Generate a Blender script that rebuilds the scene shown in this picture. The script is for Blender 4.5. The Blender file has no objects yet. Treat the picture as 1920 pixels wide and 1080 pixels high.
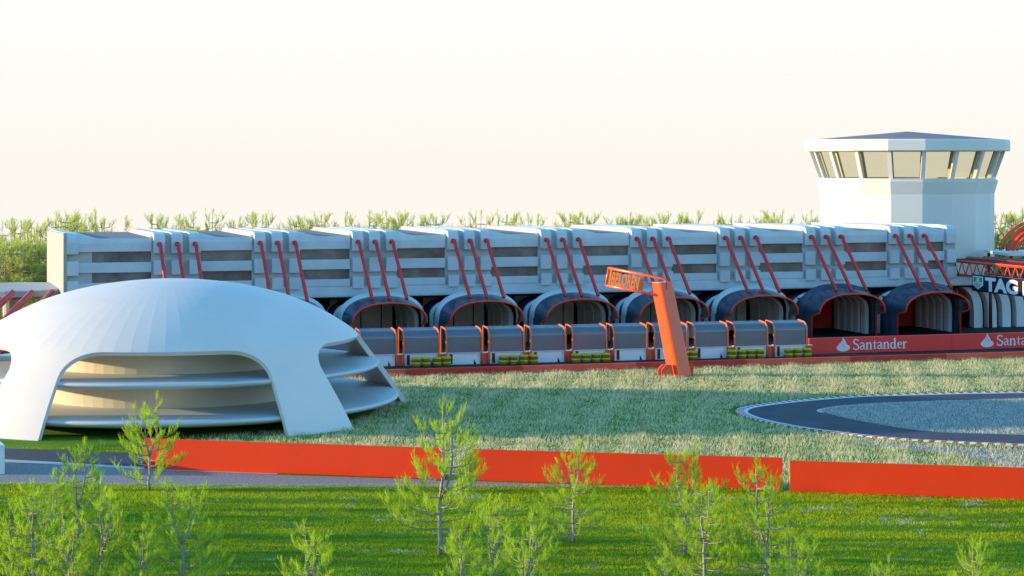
import bpy, bmesh, math, random
import numpy as np
from mathutils import Vector, Matrix
R = math.radians
random.seed(7)
scene = bpy.context.scene
COL = scene.collection
F = 4000.0      # focal length in pixels of the 1920 wide photograph
HC = 15.0       # camera height
HOR = 300.0     # horizon row

def G(x, y, z=0.0):
    "world point at height z that the photograph shows at pixel x, y"
    s = (y - HOR) / (HC - z)
    return Vector(((x - 960) / s, F / s, z))

# ------------------------------------------------------------------ materials
MATS = {}
def mat(name, col, rough=0.6, spec=0.5, metal=0.0, var=0.06, scale=0.6, bump=0.0, bscale=30.0, coat=0.0, col2=None, fac=None):
    m = bpy.data.materials.new(name); m.use_nodes = True
    nt = m.node_tree; b = nt.nodes['Principled BSDF']
    b.inputs['Roughness'].default_value = rough
    b.inputs['Specular IOR Level'].default_value = spec
    b.inputs['Metallic'].default_value = metal
    b.inputs['Coat Weight'].default_value = coat
    tc = nt.nodes.new('ShaderNodeTexCoord')
    n = nt.nodes.new('ShaderNodeTexNoise'); n.inputs['Scale'].default_value = scale
    n.inputs['Detail'].default_value = 6; n.inputs['Roughness'].default_value = 0.6
    nt.links.new(tc.outputs['Object'], n.inputs['Vector'])
    r = nt.nodes.new('ShaderNodeValToRGB')
    lo, hi = (fac or (0.35, 0.65))
    r.color_ramp.elements[0].position = lo; r.color_ramp.elements[1].position = hi
    c1 = tuple(max(0, c * (1 - var)) for c in col) + (1,)
    c2 = (tuple(col2) if col2 else tuple(min(1, c * (1 + var)) for c in col)) + (1,)
    r.color_ramp.elements[0].color = c1; r.color_ramp.elements[1].color = c2
    nt.links.new(n.outputs['Fac'], r.inputs['Fac'])
    nt.links.new(r.outputs['Color'], b.inputs['Base Color'])
    if bump:
        n2 = nt.nodes.new('ShaderNodeTexNoise'); n2.inputs['Scale'].default_value = bscale
        n2.inputs['Detail'].default_value = 4
        nt.links.new(tc.outputs['Object'], n2.inputs['Vector'])
        bp = nt.nodes.new('ShaderNodeBump'); bp.inputs['Strength'].default_value = bump
        bp.inputs['Distance'].default_value = 0.05
        nt.links.new(n2.outputs['Fac'], bp.inputs['Height'])
        nt.links.new(bp.outputs['Normal'], b.inputs['Normal'])
    MATS[name] = m
    return m

M = {}
M['shell'] = mat('white_shell_paint', (0.84, 0.73, 0.66), 0.45, 0.4, var=0.03, scale=0.25)
M['slab'] = mat('painted_slab', (0.62, 0.62, 0.62), 0.45, 0.5, var=0.04, scale=0.3)
M['drum'] = mat('cream_drum_wall', (0.66, 0.62, 0.47), 0.6, 0.3, var=0.05, scale=0.4)
M['conc'] = mat('pale_concrete', (0.60, 0.66, 0.68), 0.65, 0.4, var=0.08, scale=0.5, bump=0.08, bscale=14)
M['conc2'] = mat('grey_concrete', (0.46, 0.47, 0.46), 0.7, 0.35, var=0.08, scale=0.5, bump=0.08, bscale=14)
M['cream'] = mat('cream_render_wall', (0.42, 0.40, 0.37), 0.7, 0.3, var=0.04, scale=0.3)
M['tower'] = mat('tower_white_wall', (0.82, 0.77, 0.70), 0.6, 0.3, var=0.025, scale=0.2)
M['roof'] = mat('grey_and_shaded_roof', (0.27, 0.235, 0.24), 0.75, 0.3, var=0.06, scale=0.4)
M['pipe'] = mat('red_pipe_paint', (0.66, 0.035, 0.035), 0.35, 0.5, var=0.08, scale=1.2)
M['rim'] = mat('orange_rim_paint', (0.80, 0.075, 0.03), 0.4, 0.5, var=0.08, scale=1.2)
M['orange'] = mat('orange_tube_paint', (0.90, 0.20, 0.08), 0.3, 0.5, var=0.06, scale=1.5)
M['pylon'] = mat('orange_pylon_paint', (0.90, 0.11, 0.03), 0.30, 0.7, var=0.05, scale=0.8)
M['letter'] = mat('amber_letter_paint', (0.95, 0.24, 0.03), 0.35, 0.5, var=0.06, scale=2)
M['barrier'] = mat('orange_barrier_paint', (0.98, 0.050, 0.004), 0.55, 0.3, var=0.04, scale=0.5)
M['low_a'] = mat('low_wall_orange', (0.92, 0.12, 0.06), 0.6, 0.3, var=0.10, scale=1.2)
M['low_b'] = mat('low_wall_deep_red', (0.62, 0.045, 0.022), 0.6, 0.3, var=0.10, scale=1.2)
M['sponsor'] = mat('sponsor_red', (0.95, 0.055, 0.045), 0.4, 0.4, var=0.04, scale=0.5)
M['white'] = mat('white_paint', (0.80, 0.80, 0.80), 0.4, 0.4, var=0.02, scale=1)
M['cab'] = mat('white_cabinet_paint', (0.84, 0.86, 0.86), 0.3, 0.5, var=0.03, scale=1)
M['darkred'] = mat('dark_red_panel', (0.17, 0.014, 0.010), 0.4, 0.4, var=0.1)
M['navy'] = mat('navy_board', (0.006, 0.009, 0.022), 0.4, 0.4, var=0.1)
M['green'] = mat('logo_green', (0.02, 0.36, 0.11), 0.5, 0.3)
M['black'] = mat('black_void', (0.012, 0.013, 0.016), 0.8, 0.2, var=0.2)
M['steel'] = mat('dark_and_shaded_red_steel', (0.20, 0.013, 0.014), 0.4, 0.5, var=0.1)
M['trussm'] = mat('orange_truss_paint', (0.80, 0.07, 0.02), 0.35, 0.5, var=0.1)
M['hood'] = mat('dark_hood_glass', (0.05, 0.075, 0.12), 0.14, 0.55, var=0.3, scale=0.5)
M['rib'] = mat('pale_arch_rib', (0.66, 0.72, 0.74), 0.30, 0.5, var=0.06)
M['lining'] = mat('grey_green_lining', (0.84, 0.84, 0.76), 0.6, 0.3, var=0.08, scale=1)
M['whiterib'] = mat('white_curved_rib', (0.78, 0.80, 0.78), 0.5, 0.3, var=0.05)
M['glass'] = mat('reflection_toned_window_glass', (0.17, 0.145, 0.135), 0.16, 0.6, var=0.5, scale=0.35)  # warm mottled base stands in for reflections in the panes
M['canopy'] = mat('smoky_canopy_glass', (0.13, 0.155, 0.19), 0.22, 0.9, var=0.15, scale=0.3)
M['tyre'] = mat('olive_tyre_rubber', (0.19, 0.15, 0.03), 0.8, 0.3, var=0.2, scale=4)
M['band'] = mat('yellow_tyre_band', (0.74, 0.54, 0.02), 0.6, 0.3, var=0.2, scale=4)
M['asphalt'] = mat('asphalt', (0.082, 0.084, 0.100), 0.85, 0.25, var=0.15, scale=0.4, bump=0.2, bscale=60)
M['pitasphalt'] = mat('dark_pit_asphalt', (0.030, 0.026, 0.032), 0.8, 0.25, var=0.2, scale=0.4, bump=0.2, bscale=40)
M['gravel'] = mat('pale_gravel', (0.26, 0.25, 0.25), 0.9, 0.2, var=0.3, scale=9, bump=0.9, bscale=18, col2=(0.42, 0.40, 0.39))
M['kerbw'] = mat('kerb_white', (0.72, 0.71, 0.69), 0.6, 0.3, var=0.05)
M['kerbr'] = mat('kerb_red', (0.42, 0.06, 0.035), 0.6, 0.3, var=0.1)
M['line'] = mat('line_white', (0.50, 0.50, 0.50), 0.7, 0.3, var=0.08)
M['bark'] = mat('pale_bark', (0.36, 0.31, 0.25), 0.8, 0.2, var=0.25, scale=6)

def leaf_mat(name, col, trans, tcol):
    m = mat(name, col, 0.75, 0.10, var=0.30, scale=1.4)
    nt = m.node_tree; b = nt.nodes['Principled BSDF']; o = nt.nodes['Material Output']
    t = nt.nodes.new('ShaderNodeBsdfTranslucent'); t.inputs['Color'].default_value = tcol + (1,)
    mx = nt.nodes.new('ShaderNodeMixShader'); mx.inputs[0].default_value = trans
    nt.links.new(b.outputs[0], mx.inputs[1]); nt.links.new(t.outputs[0], mx.inputs[2])
    nt.links.new(mx.outputs[0], o.inputs['Surface'])
    return m
M['needle'] = leaf_mat('yellow_green_needles', (0.42, 0.56, 0.04), 0.5, (0.60, 0.78, 0.04))
M['far'] = leaf_mat('far_tree_needles', (0.50, 0.54, 0.12), 0.5, (0.78, 0.80, 0.18))
M['straw'] = leaf_mat('straw_blades', (0.97, 0.76, 0.53), 0.45, (0.97, 0.76, 0.50))
M['straw2'] = leaf_mat('pale_green_blades', (0.36, 0.40, 0.10), 0.35, (0.42, 0.46, 0.10))
M['blade'] = leaf_mat('green_blades', (0.07, 0.24, 0.03), 0.3, (0.12, 0.36, 0.03))
M['lawn'] = leaf_mat('lawn_blades', (0.40, 0.50, 0.006), 0.4, (0.52, 0.64, 0.006))
M['fleck'] = leaf_mat('dry_lawn_blades', (0.50, 0.52, 0.42), 0.25, (0.5, 0.52, 0.36))
M['lawn3'] = leaf_mat('lawn_yellow_blades', (0.46, 0.47, 0.012), 0.4, (0.56, 0.58, 0.012))
M['palew'] = leaf_mat('pale_weed_blades', (0.62, 0.60, 0.58), 0.25, (0.6, 0.58, 0.5))
M['lawn2'] = leaf_mat('lawn_shade_streak_blades', (0.14, 0.25, 0.008), 0.4, (0.22, 0.38, 0.008))  # dark streak blades: tree shadow painted as blade colour

# cab glass: faintly amber, see through
g = bpy.data.materials.new('amber_cab_glass'); g.use_nodes = True
nt = g.node_tree; b = nt.nodes['Principled BSDF']; o = nt.nodes['Material Output']
b.inputs['Base Color'].default_value = (0.25, 0.22, 0.14, 1); b.inputs['Roughness'].default_value = 0.08
tr = nt.nodes.new('ShaderNodeBsdfTransparent'); tr.inputs['Color'].default_value = (0.93, 0.91, 0.80, 1)
mx = nt.nodes.new('ShaderNodeMixShader'); mx.inputs[0].default_value = 0.86
nt.links.new(b.outputs[0], mx.inputs[1]); nt.links.new(tr.outputs[0], mx.inputs[2]); nt.links.new(mx.outputs[0], o.inputs['Surface'])
M['cabglass'] = g

# ground: lawn soil, mown streaks and tree shadow streaks painted into the green
def ground_mat():
    m = bpy.data.materials.new('lawn_ground'); m.use_nodes = True
    nt = m.node_tree; b = nt.nodes['Principled BSDF']; b.inputs['Roughness'].default_value = 0.9
    b.inputs['Specular IOR Level'].default_value = 0.15
    tc = nt.nodes.new('ShaderNodeTexCoord')
    def noise(sc, det, mapscale=(1, 1, 1)):
        mp = nt.nodes.new('ShaderNodeMapping'); mp.inputs['Scale'].default_value = mapscale
        nt.links.new(tc.outputs['Object'], mp.inputs['Vector'])
        n = nt.nodes.new('ShaderNodeTexNoise'); n.inputs['Scale'].default_value = sc; n.inputs['Detail'].default_value = det
        nt.links.new(mp.outputs[0], n.inputs['Vector']); return n
    n1 = noise(0.5, 6, (0.35, 1, 1))
    r1 = nt.nodes.new('ShaderNodeValToRGB')
    r1.color_ramp.elements[0].position = 0.3; r1.color_ramp.elements[1].position = 0.7
    r1.color_ramp.elements[0].color = (0.06, 0.18, 0.010, 1); r1.color_ramp.elements[1].color = (0.20, 0.32, 0.015, 1)
    nt.links.new(n1.outputs[0], r1.inputs[0])
    n2 = noise(0.55, 3, (0.45, 1, 1))
    r2 = nt.nodes.new('ShaderNodeValToRGB')
    r2.color_ramp.elements[0].position = 0.69; r2.color_ramp.elements[1].position = 0.74
    nt.links.new(n2.outputs[0], r2.inputs[0])
    mixc = nt.nodes.new('ShaderNodeMixRGB'); mixc.inputs[2].default_value = (0.30, 0.30, 0.28, 1)
    nt.links.new(r2.outputs[0], mixc.inputs[0]); nt.links.new(r1.outputs[0], mixc.inputs[1])
    nt.links.new(mixc.outputs[0], b.inputs['Base Color'])
    n3 = noise(9, 5)
    bp = nt.nodes.new('ShaderNodeBump'); bp.inputs['Strength'].default_value = 1.0; bp.inputs['Distance'].default_value = 0.12
    nt.links.new(n3.outputs[0], bp.inputs['Height']); nt.links.new(bp.outputs[0], b.inputs['Normal'])
    return m
M['ground'] = ground_mat()

# ------------------------------------------------------------------ mesh builder
class MB:
    def __init__(s): s.v = []; s.f = []; s.mi = []; s.sm = []; s.cur = 0
    def add(s, vs, fs, smooth=False):
        o = len(s.v); s.v += [tuple(p) for p in vs]
        for f in fs: s.f.append([i + o for i in f]); s.mi.append(s.cur); s.sm.append(smooth)
        return s
    def box(s, x0, x1, y0, y1, z0, z1):
        return s.add([(x0, y0, z0), (x1, y0, z0), (x1, y1, z0), (x0, y1, z0), (x0, y0, z1), (x1, y0, z1), (x1, y1, z1), (x0, y1, z1)],
                     [(0, 3, 2, 1), (4, 5, 6, 7), (0, 1, 5, 4), (1, 2, 6, 5), (2, 3, 7, 6), (3, 0, 4, 7)])
    def loft(s, secs, closed=True, caps=True, smooth=False, loop=False):
        n = len(secs[0]); o = []
        vs = [p for sec in secs for p in sec]; fs = []
        m = len(secs)
        for k in range(m if loop else m - 1):
            k2 = (k + 1) % m
            for i in range(n if closed else n - 1):
                j = (i + 1) % n
                fs.append((k * n + i, k * n + j, k2 * n + j, k2 * n + i))
        if caps and not loop:
            fs.append(tuple(range(n))[::-1]); fs.append(tuple((m - 1) * n + i for i in range(n)))
        return s.add(vs, fs, smooth)
    def prof(s, prof, u0, u1):
        "extrude a (y,z) profile along x"
        return s.loft([[(u0, y, z) for y, z in prof], [(u1, y, z) for y, z in prof]])
    def tube(s, path, r, n=8, smooth=True, closed=False):
        P = [Vector(p) for p in path]; secs = []
        rr = r if isinstance(r, (list, tuple)) else [r] * len(P)
        up = Vector((0, 0, 1)); prev = None
        for i, p in enumerate(P):
            if closed: t = P[(i + 1) % len(P)] - P[i - 1]
            else: t = P[min(i + 1, len(P) - 1)] - P[max(i - 1, 0)]
            t.normalize()
            a = prev if prev is not None else (Vector((1, 0, 0)) if abs(t.z) > 0.9 else up)
            x = (a - t * a.dot(t)); x.normalize(); prev = x; y = t.cross(x)
            secs.append([p + (x * math.cos(2 * math.pi * k / n) + y * math.sin(2 * math.pi * k / n)) * rr[i] for k in range(n)])
        return s.loft(secs, smooth=smooth, loop=closed)
    def bar(s, a, b, w, h=None):
        h = h or w; a = Vector(a); b = Vector(b); t = (b - a).normalized()
        up = Vector((0, 0, 1)) if abs(t.z) < 0.95 else Vector((0, 1, 0))
        x = t.cross(up).normalized(); y = x.cross(t).normalized()
        q = [x * w / 2 + y * h / 2, -x * w / 2 + y * h / 2, -x * w / 2 - y * h / 2, x * w / 2 - y * h / 2]
        return s.loft([[a + k for k in q], [b + k for k in q]])
    def build(s, name, mats, parent=None, loc=None, bevel=0.0, fixn=True):
        me = bpy.data.meshes.new(name); me.from_pydata(s.v, [], s.f)
        mats = mats if isinstance(mats, (list, tuple)) else [mats]
        for m in mats: me.materials.append(m)
        me.polygons.foreach_set('material_index', s.mi); me.polygons.foreach_set('use_smooth', s.sm)
        if fixn or bevel:
            bm = bmesh.new(); bm.from_mesh(me)
            if bevel:
                bmesh.ops.remove_doubles(bm, verts=bm.verts, dist=1e-5)
            bmesh.ops.recalc_face_normals(bm, faces=bm.faces)
            if bevel:
                es = [e for e in bm.edges if len(e.link_faces) == 2 and e.calc_face_angle(0) > 0.5]
                bmesh.ops.bevel(bm, geom=es, offset=bevel, segments=2, affect='EDGES', profile=0.6, clamp_overlap=True)
            bm.to_mesh(me); bm.free()
        me.update()
        ob = bpy.data.objects.new(name, me); COL.objects.link(ob)
        if parent: ob.parent = parent
        if loc is not None: ob.location = loc
        return ob

def tag(o, label=None, cat=None, group=None, kind=None):
    if label: o['label'] = label
    if cat: o['category'] = cat
    if group: o['group'] = group
    if kind: o['kind'] = kind
    return o
def empty(name, loc, rz=0.0):
    o = bpy.data.objects.new(name, None); COL.objects.link(o); o.location = loc; o.rotation_euler = (0, 0, rz)
    o.empty_display_size = 0.5
    return o
def copy_tree(o, parent=None):
    c = o.copy(); COL.objects.link(c); c.parent = parent
    for ch in list(o.children): copy_tree(ch, c)
    return c
def text_obj(body, name, m, parent, loc, size, sx=1.0, offset=0.0, extrude=0.01, rot=(R(90), 0, 0), spacing=1.0):
    cu = bpy.data.curves.new(name, 'FONT'); cu.body = body; cu.size = size; cu.offset = offset; cu.extrude = extrude
    cu.space_character = spacing; cu.resolution_u = 4
    t = bpy.data.objects.new(name + '_c', cu); COL.objects.link(t)
    dg = bpy.context.evaluated_depsgraph_get(); dg.update()
    me = bpy.data.meshes.new_from_object(t.evaluated_get(dg)); bpy.data.objects.remove(t); bpy.data.curves.remove(cu)
    me.materials.clear(); me.materials.append(m)
    ob = bpy.data.objects.new(name, me); COL.objects.link(ob); ob.parent = parent; ob.location = loc
    ob.rotation_euler = rot; ob.scale = (sx, 1, 1)
    return ob

# ------------------------------------------------------------------ camera, world, sun
cam = bpy.data.cameras.new('camera'); co = bpy.data.objects.new('camera', cam); COL.objects.link(co)
co.location = (0, 0, HC); co.rotation_euler = (R(90), 0, 0)
cam.sensor_width = 36; cam.lens = F / 1920 * 36; cam.shift_y = -(540 - HOR) / 1920
cam.clip_start = 0.5; cam.clip_end = 3000
scene.camera = co
SUN_EL, SUN_BACK = 8.0, 1.6     # elevation; degrees behind the picture plane, from the left
w = bpy.data.worlds.new('World'); scene.world = w; w.use_nodes = True
nt = w.node_tree; bg = nt.nodes['Background']
sky = nt.nodes.new('ShaderNodeTexSky'); sky.sky_type = 'NISHITA'; sky.sun_disc = False
sky.sun_elevation = R(SUN_EL)
sd = Vector((-math.cos(R(SUN_BACK)), math.sin(R(SUN_BACK)), 0))
sky.sun_rotation = math.atan2(sd.x, sd.y)
sky.air_density = 1.0; sky.dust_density = 0.0; sky.ozone_density = 4.5; sky.altitude = 0
tc = nt.nodes.new('ShaderNodeTexCoord'); sp = nt.nodes.new('ShaderNodeSeparateXYZ'); cb = nt.nodes.new('ShaderNodeCombineXYZ')
mxz = nt.nodes.new('ShaderNodeMath'); mxz.operation = 'MAXIMUM'; mxz.inputs[1].default_value = 0.015
nt.links.new(tc.outputs['Generated'], sp.inputs[0]); nt.links.new(sp.outputs[0], cb.inputs[0]); nt.links.new(sp.outputs[1], cb.inputs[1])
nt.links.new(sp.outputs[2], mxz.inputs[0]); nt.links.new(mxz.outputs[0], cb.inputs[2]); nt.links.new(cb.outputs[0], sky.inputs[0])
# bright pale haze lying along the horizon all round, fading out into the blue above it
SKY_K = 0.15; HK = 0.383
hz = nt.nodes.new('ShaderNodeMapRange'); hz.interpolation_type = 'SMOOTHSTEP'
hz.inputs['From Min'].default_value = math.sin(R(4.6)); hz.inputs['From Max'].default_value = math.sin(R(9.0))
hz.inputs['To Min'].default_value = 1.0; hz.inputs['To Max'].default_value = 0.0
nt.links.new(sp.outputs[2], hz.inputs['Value'])
hr = nt.nodes.new('ShaderNodeMapRange'); hr.inputs['From Min'].default_value = 0.0; hr.inputs['From Max'].default_value = 0.07
hr.inputs['To Min'].default_value = 0.0; hr.inputs['To Max'].default_value = 1.0; nt.links.new(sp.outputs[2], hr.inputs['Value'])
hc_ = nt.nodes.new('ShaderNodeMixRGB'); hc_.inputs[1].default_value = (0.70 / SKY_K * HK, 0.675 / SKY_K * HK, 0.61 / SKY_K * HK, 1); hc_.inputs[2].default_value = (0.72 / SKY_K * HK, 0.715 / SKY_K * HK, 0.70 / SKY_K * HK, 1)
nt.links.new(hr.outputs[0], hc_.inputs[0])
hs = nt.nodes.new('ShaderNodeHueSaturation'); hs.inputs['Saturation'].default_value = 0.98; hs.inputs['Hue'].default_value = 0.484; nt.links.new(sky.outputs[0], hs.inputs['Color'])
hm = nt.nodes.new('ShaderNodeMixRGB'); nt.links.new(hz.outputs[0], hm.inputs[0]); nt.links.new(hs.outputs[0], hm.inputs[1]); nt.links.new(hc_.outputs[0], hm.inputs[2])
nt.links.new(hm.outputs[0], bg.inputs[0]); bg.inputs[1].default_value = SKY_K
sl = bpy.data.lights.new('sun', 'SUN'); sl.energy = 2.0; sl.angle = R(0.6); sl.color = (1.0, 0.78, 0.46)
so = bpy.data.objects.new('sun', sl); COL.objects.link(so)
sdir = Vector((sd.x * math.cos(R(SUN_EL)), sd.y * math.cos(R(SUN_EL)), math.sin(R(SUN_EL))))
so.rotation_euler = (-sdir).to_track_quat('-Z', 'Y').to_euler(); so.location = (-60, 100, 40)
scene.view_settings.view_transform = 'Standard'; scene.view_settings.look = 'None'
scene.view_settings.exposure = 1.87; scene.view_settings.gamma = 1
scene.cycles.max_bounces = 6; scene.cycles.diffuse_bounces = 3; scene.cycles.glossy_bounces = 3
scene.cycles.transparent_max_bounces = 8; scene.cycles.caustics_reflective = False; scene.cycles.caustics_refractive = False
scene.cycles.sample_clamp_indirect = 6

# ------------------------------------------------------------------ setting
mb = MB()
ys = [-60, 40, 300, 330, 380]; zs = [0, 0, 0, -6, -40]; xs = [-260, -100, 0, 100, 260]
vs = [(x, y, z) for y, z in zip(ys, zs) for x in xs]
fs = [(j * 5 + i, j * 5 + i + 1, (j + 1) * 5 + i + 1, (j + 1) * 5 + i) for j in range(4) for i in range(4)]
tag(mb.add(vs, fs).build('ground', M['ground']), kind='structure')

def sheet(name, pts, z, m, kind='structure'):
    b = MB(); b.add([(p[0], p[1], z) for p in pts], [tuple(range(len(pts)))])
    ob = b.build(name, m)
    if ob.data.polygons[0].normal.z < 0: ob.data.flip_normals()
    return tag(ob, kind=kind)
def crom(P, n=8):
    out = []
    for i in range(len(P) - 1):
        p0 = P[max(i - 1, 0)]; p1 = P[i]; p2 = P[i + 1]; p3 = P[min(i + 2, len(P) - 1)]
        for k in range(n):
            t = k / n
            out.append(tuple(0.5 * ((2 * b) + (-a + c) * t + (2 * a - 5 * b + 4 * c - d) * t * t + (-a + 3 * b - 3 * c + d) * t ** 3) for a, b, c, d in zip(p0, p1, p2, p3)))
    out.append(tuple(P[-1])); return out
def gp(L): return crom([tuple(G(x, y))[:2] for x, y in L])
outer = gp([(2300, 733), (2100, 735), (1920, 737.5), (1780, 740), (1640, 744), (1570, 748), (1500, 754), (1440, 761), (1412, 766), (1402, 772), (1412, 779), (1445, 789), (1500, 799.5), (1560, 808), (1640, 817.5), (1700, 822.5), (1800, 828), (1920, 833), (2100, 838), (2300, 842)])
inner = gp([(2300, 745), (2100, 746.5), (1920, 749), (1780, 752.5), (1700, 755.5), (1640, 758), (1580, 762.5), (1549, 767), (1540, 770.5), (1549, 775), (1580, 783), (1640, 795), (1700, 804.5), (1740, 809.5), (1800, 812.5), (1920, 816), (2100, 820), (2300, 823)])
def resample(P, n):
    P = np.array(P); d = np.r_[0, np.cumsum(np.hypot(*np.diff(P, axis=0).T))]; t = np.linspace(0, d[-1], n)
    return np.c_[np.interp(t, d, P[:, 0]), np.interp(t, d, P[:, 1])], d[-1]
def offset(P, dist):
    P = np.array(P); T = np.gradient(P, axis=0); T /= np.linalg.norm(T, axis=1)[:, None]
    return P + np.c_[T[:, 1], -T[:, 0]] * dist
def strip(name, A, B, z, m, b=None):
    b2 = b or MB(); n = len(A)
    b2.add([(p[0], p[1], z) for p in A] + [(p[0], p[1], z) for p in B], [(i, i + 1, n + i + 1, n + i) for i in range(n - 1)])
    if b is None:
        ob = b2.build(name, m, fixn=False)
        if ob.data.polygons[0].normal.z < 0: ob.data.flip_normals()
        return tag(ob, kind='structure')
O_, oL = resample(outer, 160); I_, _ = resample(inner, 160)
sheet('gravel_trap', [tuple(p) for p in I_], 0.012, M['gravel'])
strip('track', O_, I_, 0.020, M['asphalt'])
# kerb along the outside of the hairpin, red blocks on its outer half
sgn = -1 if np.linalg.norm(offset(O_, 1)[80] - I_[80]) < np.linalg.norm(O_[80] - I_[80]) else 1
K0, K1, K2 = O_, offset(O_, sgn * 0.25), offset(O_, sgn * 0.75)
Od, L = resample(outer, int(oL / 0.15)); N = len(Od)
Oa, Ob, Oc = Od, offset(Od, sgn * 0.22), offset(Od, sgn * 0.72)
kb = MB()
n = N
kb.add([(p[0], p[1], 0.024) for p in Oa] + [(p[0], p[1], 0.045) for p in Ob], [(i, i + 1, n + i + 1, n + i) for i in range(n - 1)])
for i in range(n - 1):
    kb.cur = 1 if i % 4 < 2 else 0
    q = [Ob[i], Ob[i + 1], Oc[i + 1], Oc[i]]
    kb.add([(q[0][0], q[0][1], 0.045), (q[1][0], q[1][1], 0.045), (q[2][0], q[2][1], 0.075), (q[3][0], q[3][1], 0.075), (q[2][0], q[2][1], 0.0), (q[3][0], q[3][1], 0.0)], [(0, 1, 2, 3), (3, 2, 4, 5)])
kb.cur = 0
tag(kb.build('kerb', [M['kerbw'], M['kerbr']]), kind='structure')
# thin white line on the inner edge
sel = I_[10:86]; s2 = -sgn
ln = offset(I_, 0.28 * (1 if np.linalg.norm(offset(I_, 1)[80] - O_[80]) < np.linalg.norm(I_[80] - O_[80]) else -1))[10:86]
strip('track_edge_line', sel, ln, 0.025, M['line'])
# road and gravel in front of the dome at the left
def L2(pts): return [tuple(G(x, y))[:2] for x, y in pts]
sheet('side_road', L2([(-400, 826), (0, 840.5), (300, 851), (520, 857), (760, 870), (760, 884), (520, 886), (300, 877), (0, 860.5), (-400, 838)]), 0.008, M['asphalt'])
sheet('side_road_line', L2([(-400, 838.5), (0, 861), (300, 877.5), (520, 886.5), (520, 890), (300, 882), (0, 866), (-400, 843)]), 0.012, M['line'])
GR = L2([(-400, 843.5), (0, 866.5), (300, 882.5), (520, 890.5), (760, 898), (1000, 906), (1250, 914), (700, 914), (520, 915), (380, 914), (0, 908), (-400, 896)])
sheet('gravel_verge', GR, 0.006, M['gravel'])
# right hand gravel shoulder beyond the kerb
sheet('gravel_shoulder', L2([(1560, 826), (1700, 833), (1800, 838), (1920, 843), (2200, 848), (2200, 905), (1920, 880), (1800, 855), (1680, 840)]), 0.006, M['gravel'])

# ------------------------------------------------------------------ pit lane
TH = R(16.7); P0 = Vector((-27.9, 168.6, 0))
U = Vector((math.cos(TH), math.sin(TH), 0)); V = Vector((math.sin(TH), -math.cos(TH), 0))
def B(u, yb, z=0): return P0 + U * u - V * yb + Vector((0, 0, z))
lw0 = G(730, 706); lw1 = G(1920, 671); lwd = (lw1 - lw0).normalized()
sheet('pit_lane', [tuple((lw0 - lwd * 50))[:2], tuple((lw0 + lwd * 80))[:2], tuple(B(105, 16))[:2], tuple(B(-25, 16))[:2]], 0.010, M['pitasphalt'])

def line_at(px, pa, pb):
    "point on ground line pa-pb seen at pixel column px"
    k = (px - 960) / F
    d = pb - pa; t = (k * pa.y - pa.x) / (d.x - k * d.y)
    return pa + d * t
bounds = [-250, 100, 322, 542, 761, 980, 1194, 1400, 1595, 1775, 1960]
names = ['far left behind the white dome', 'seen behind the left leg of the dome', 'behind the middle of the dome', 'ending where the right leg of the dome stands', 'just right of the dome', 'third to the left of the leaning pylon base',
         'directly behind the foot of the leaning pylon', 'first to the right of the leaning pylon', 'below the complete sponsor lettering', 'at the right edge of the view']
for i in range(len(bounds) - 1):
    if i in (1, 2): continue
    a = line_at(bounds[i], lw0, lw1); c = line_at(bounds[i + 1], lw0, lw1); Ln = (c - a).length
    m = MB(); m.prof([(-0.02, 0), (-0.04, 0.10), (0, 0.14), (0, 0.47), (0.28, 0.47), (0.30, 0)], 0.006, Ln - 0.006)
    dark = i % 2 == 0
    o = m.build('low_pit_wall', M['low_b'] if dark else M['low_a'], bevel=0.02)
    o.location = a; o.rotation_euler = (0, 0, math.atan2(lwd.y, lwd.x))
    tag(o, ('dark red' if dark else 'bright orange') + ' low wall length ' + {4: 'standing just right of the white dome', 5: 'between the dome and the leaning pylon', }.get(i, names[i]), 'wall', 'low orange wall lengths along the pit lane')

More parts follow.
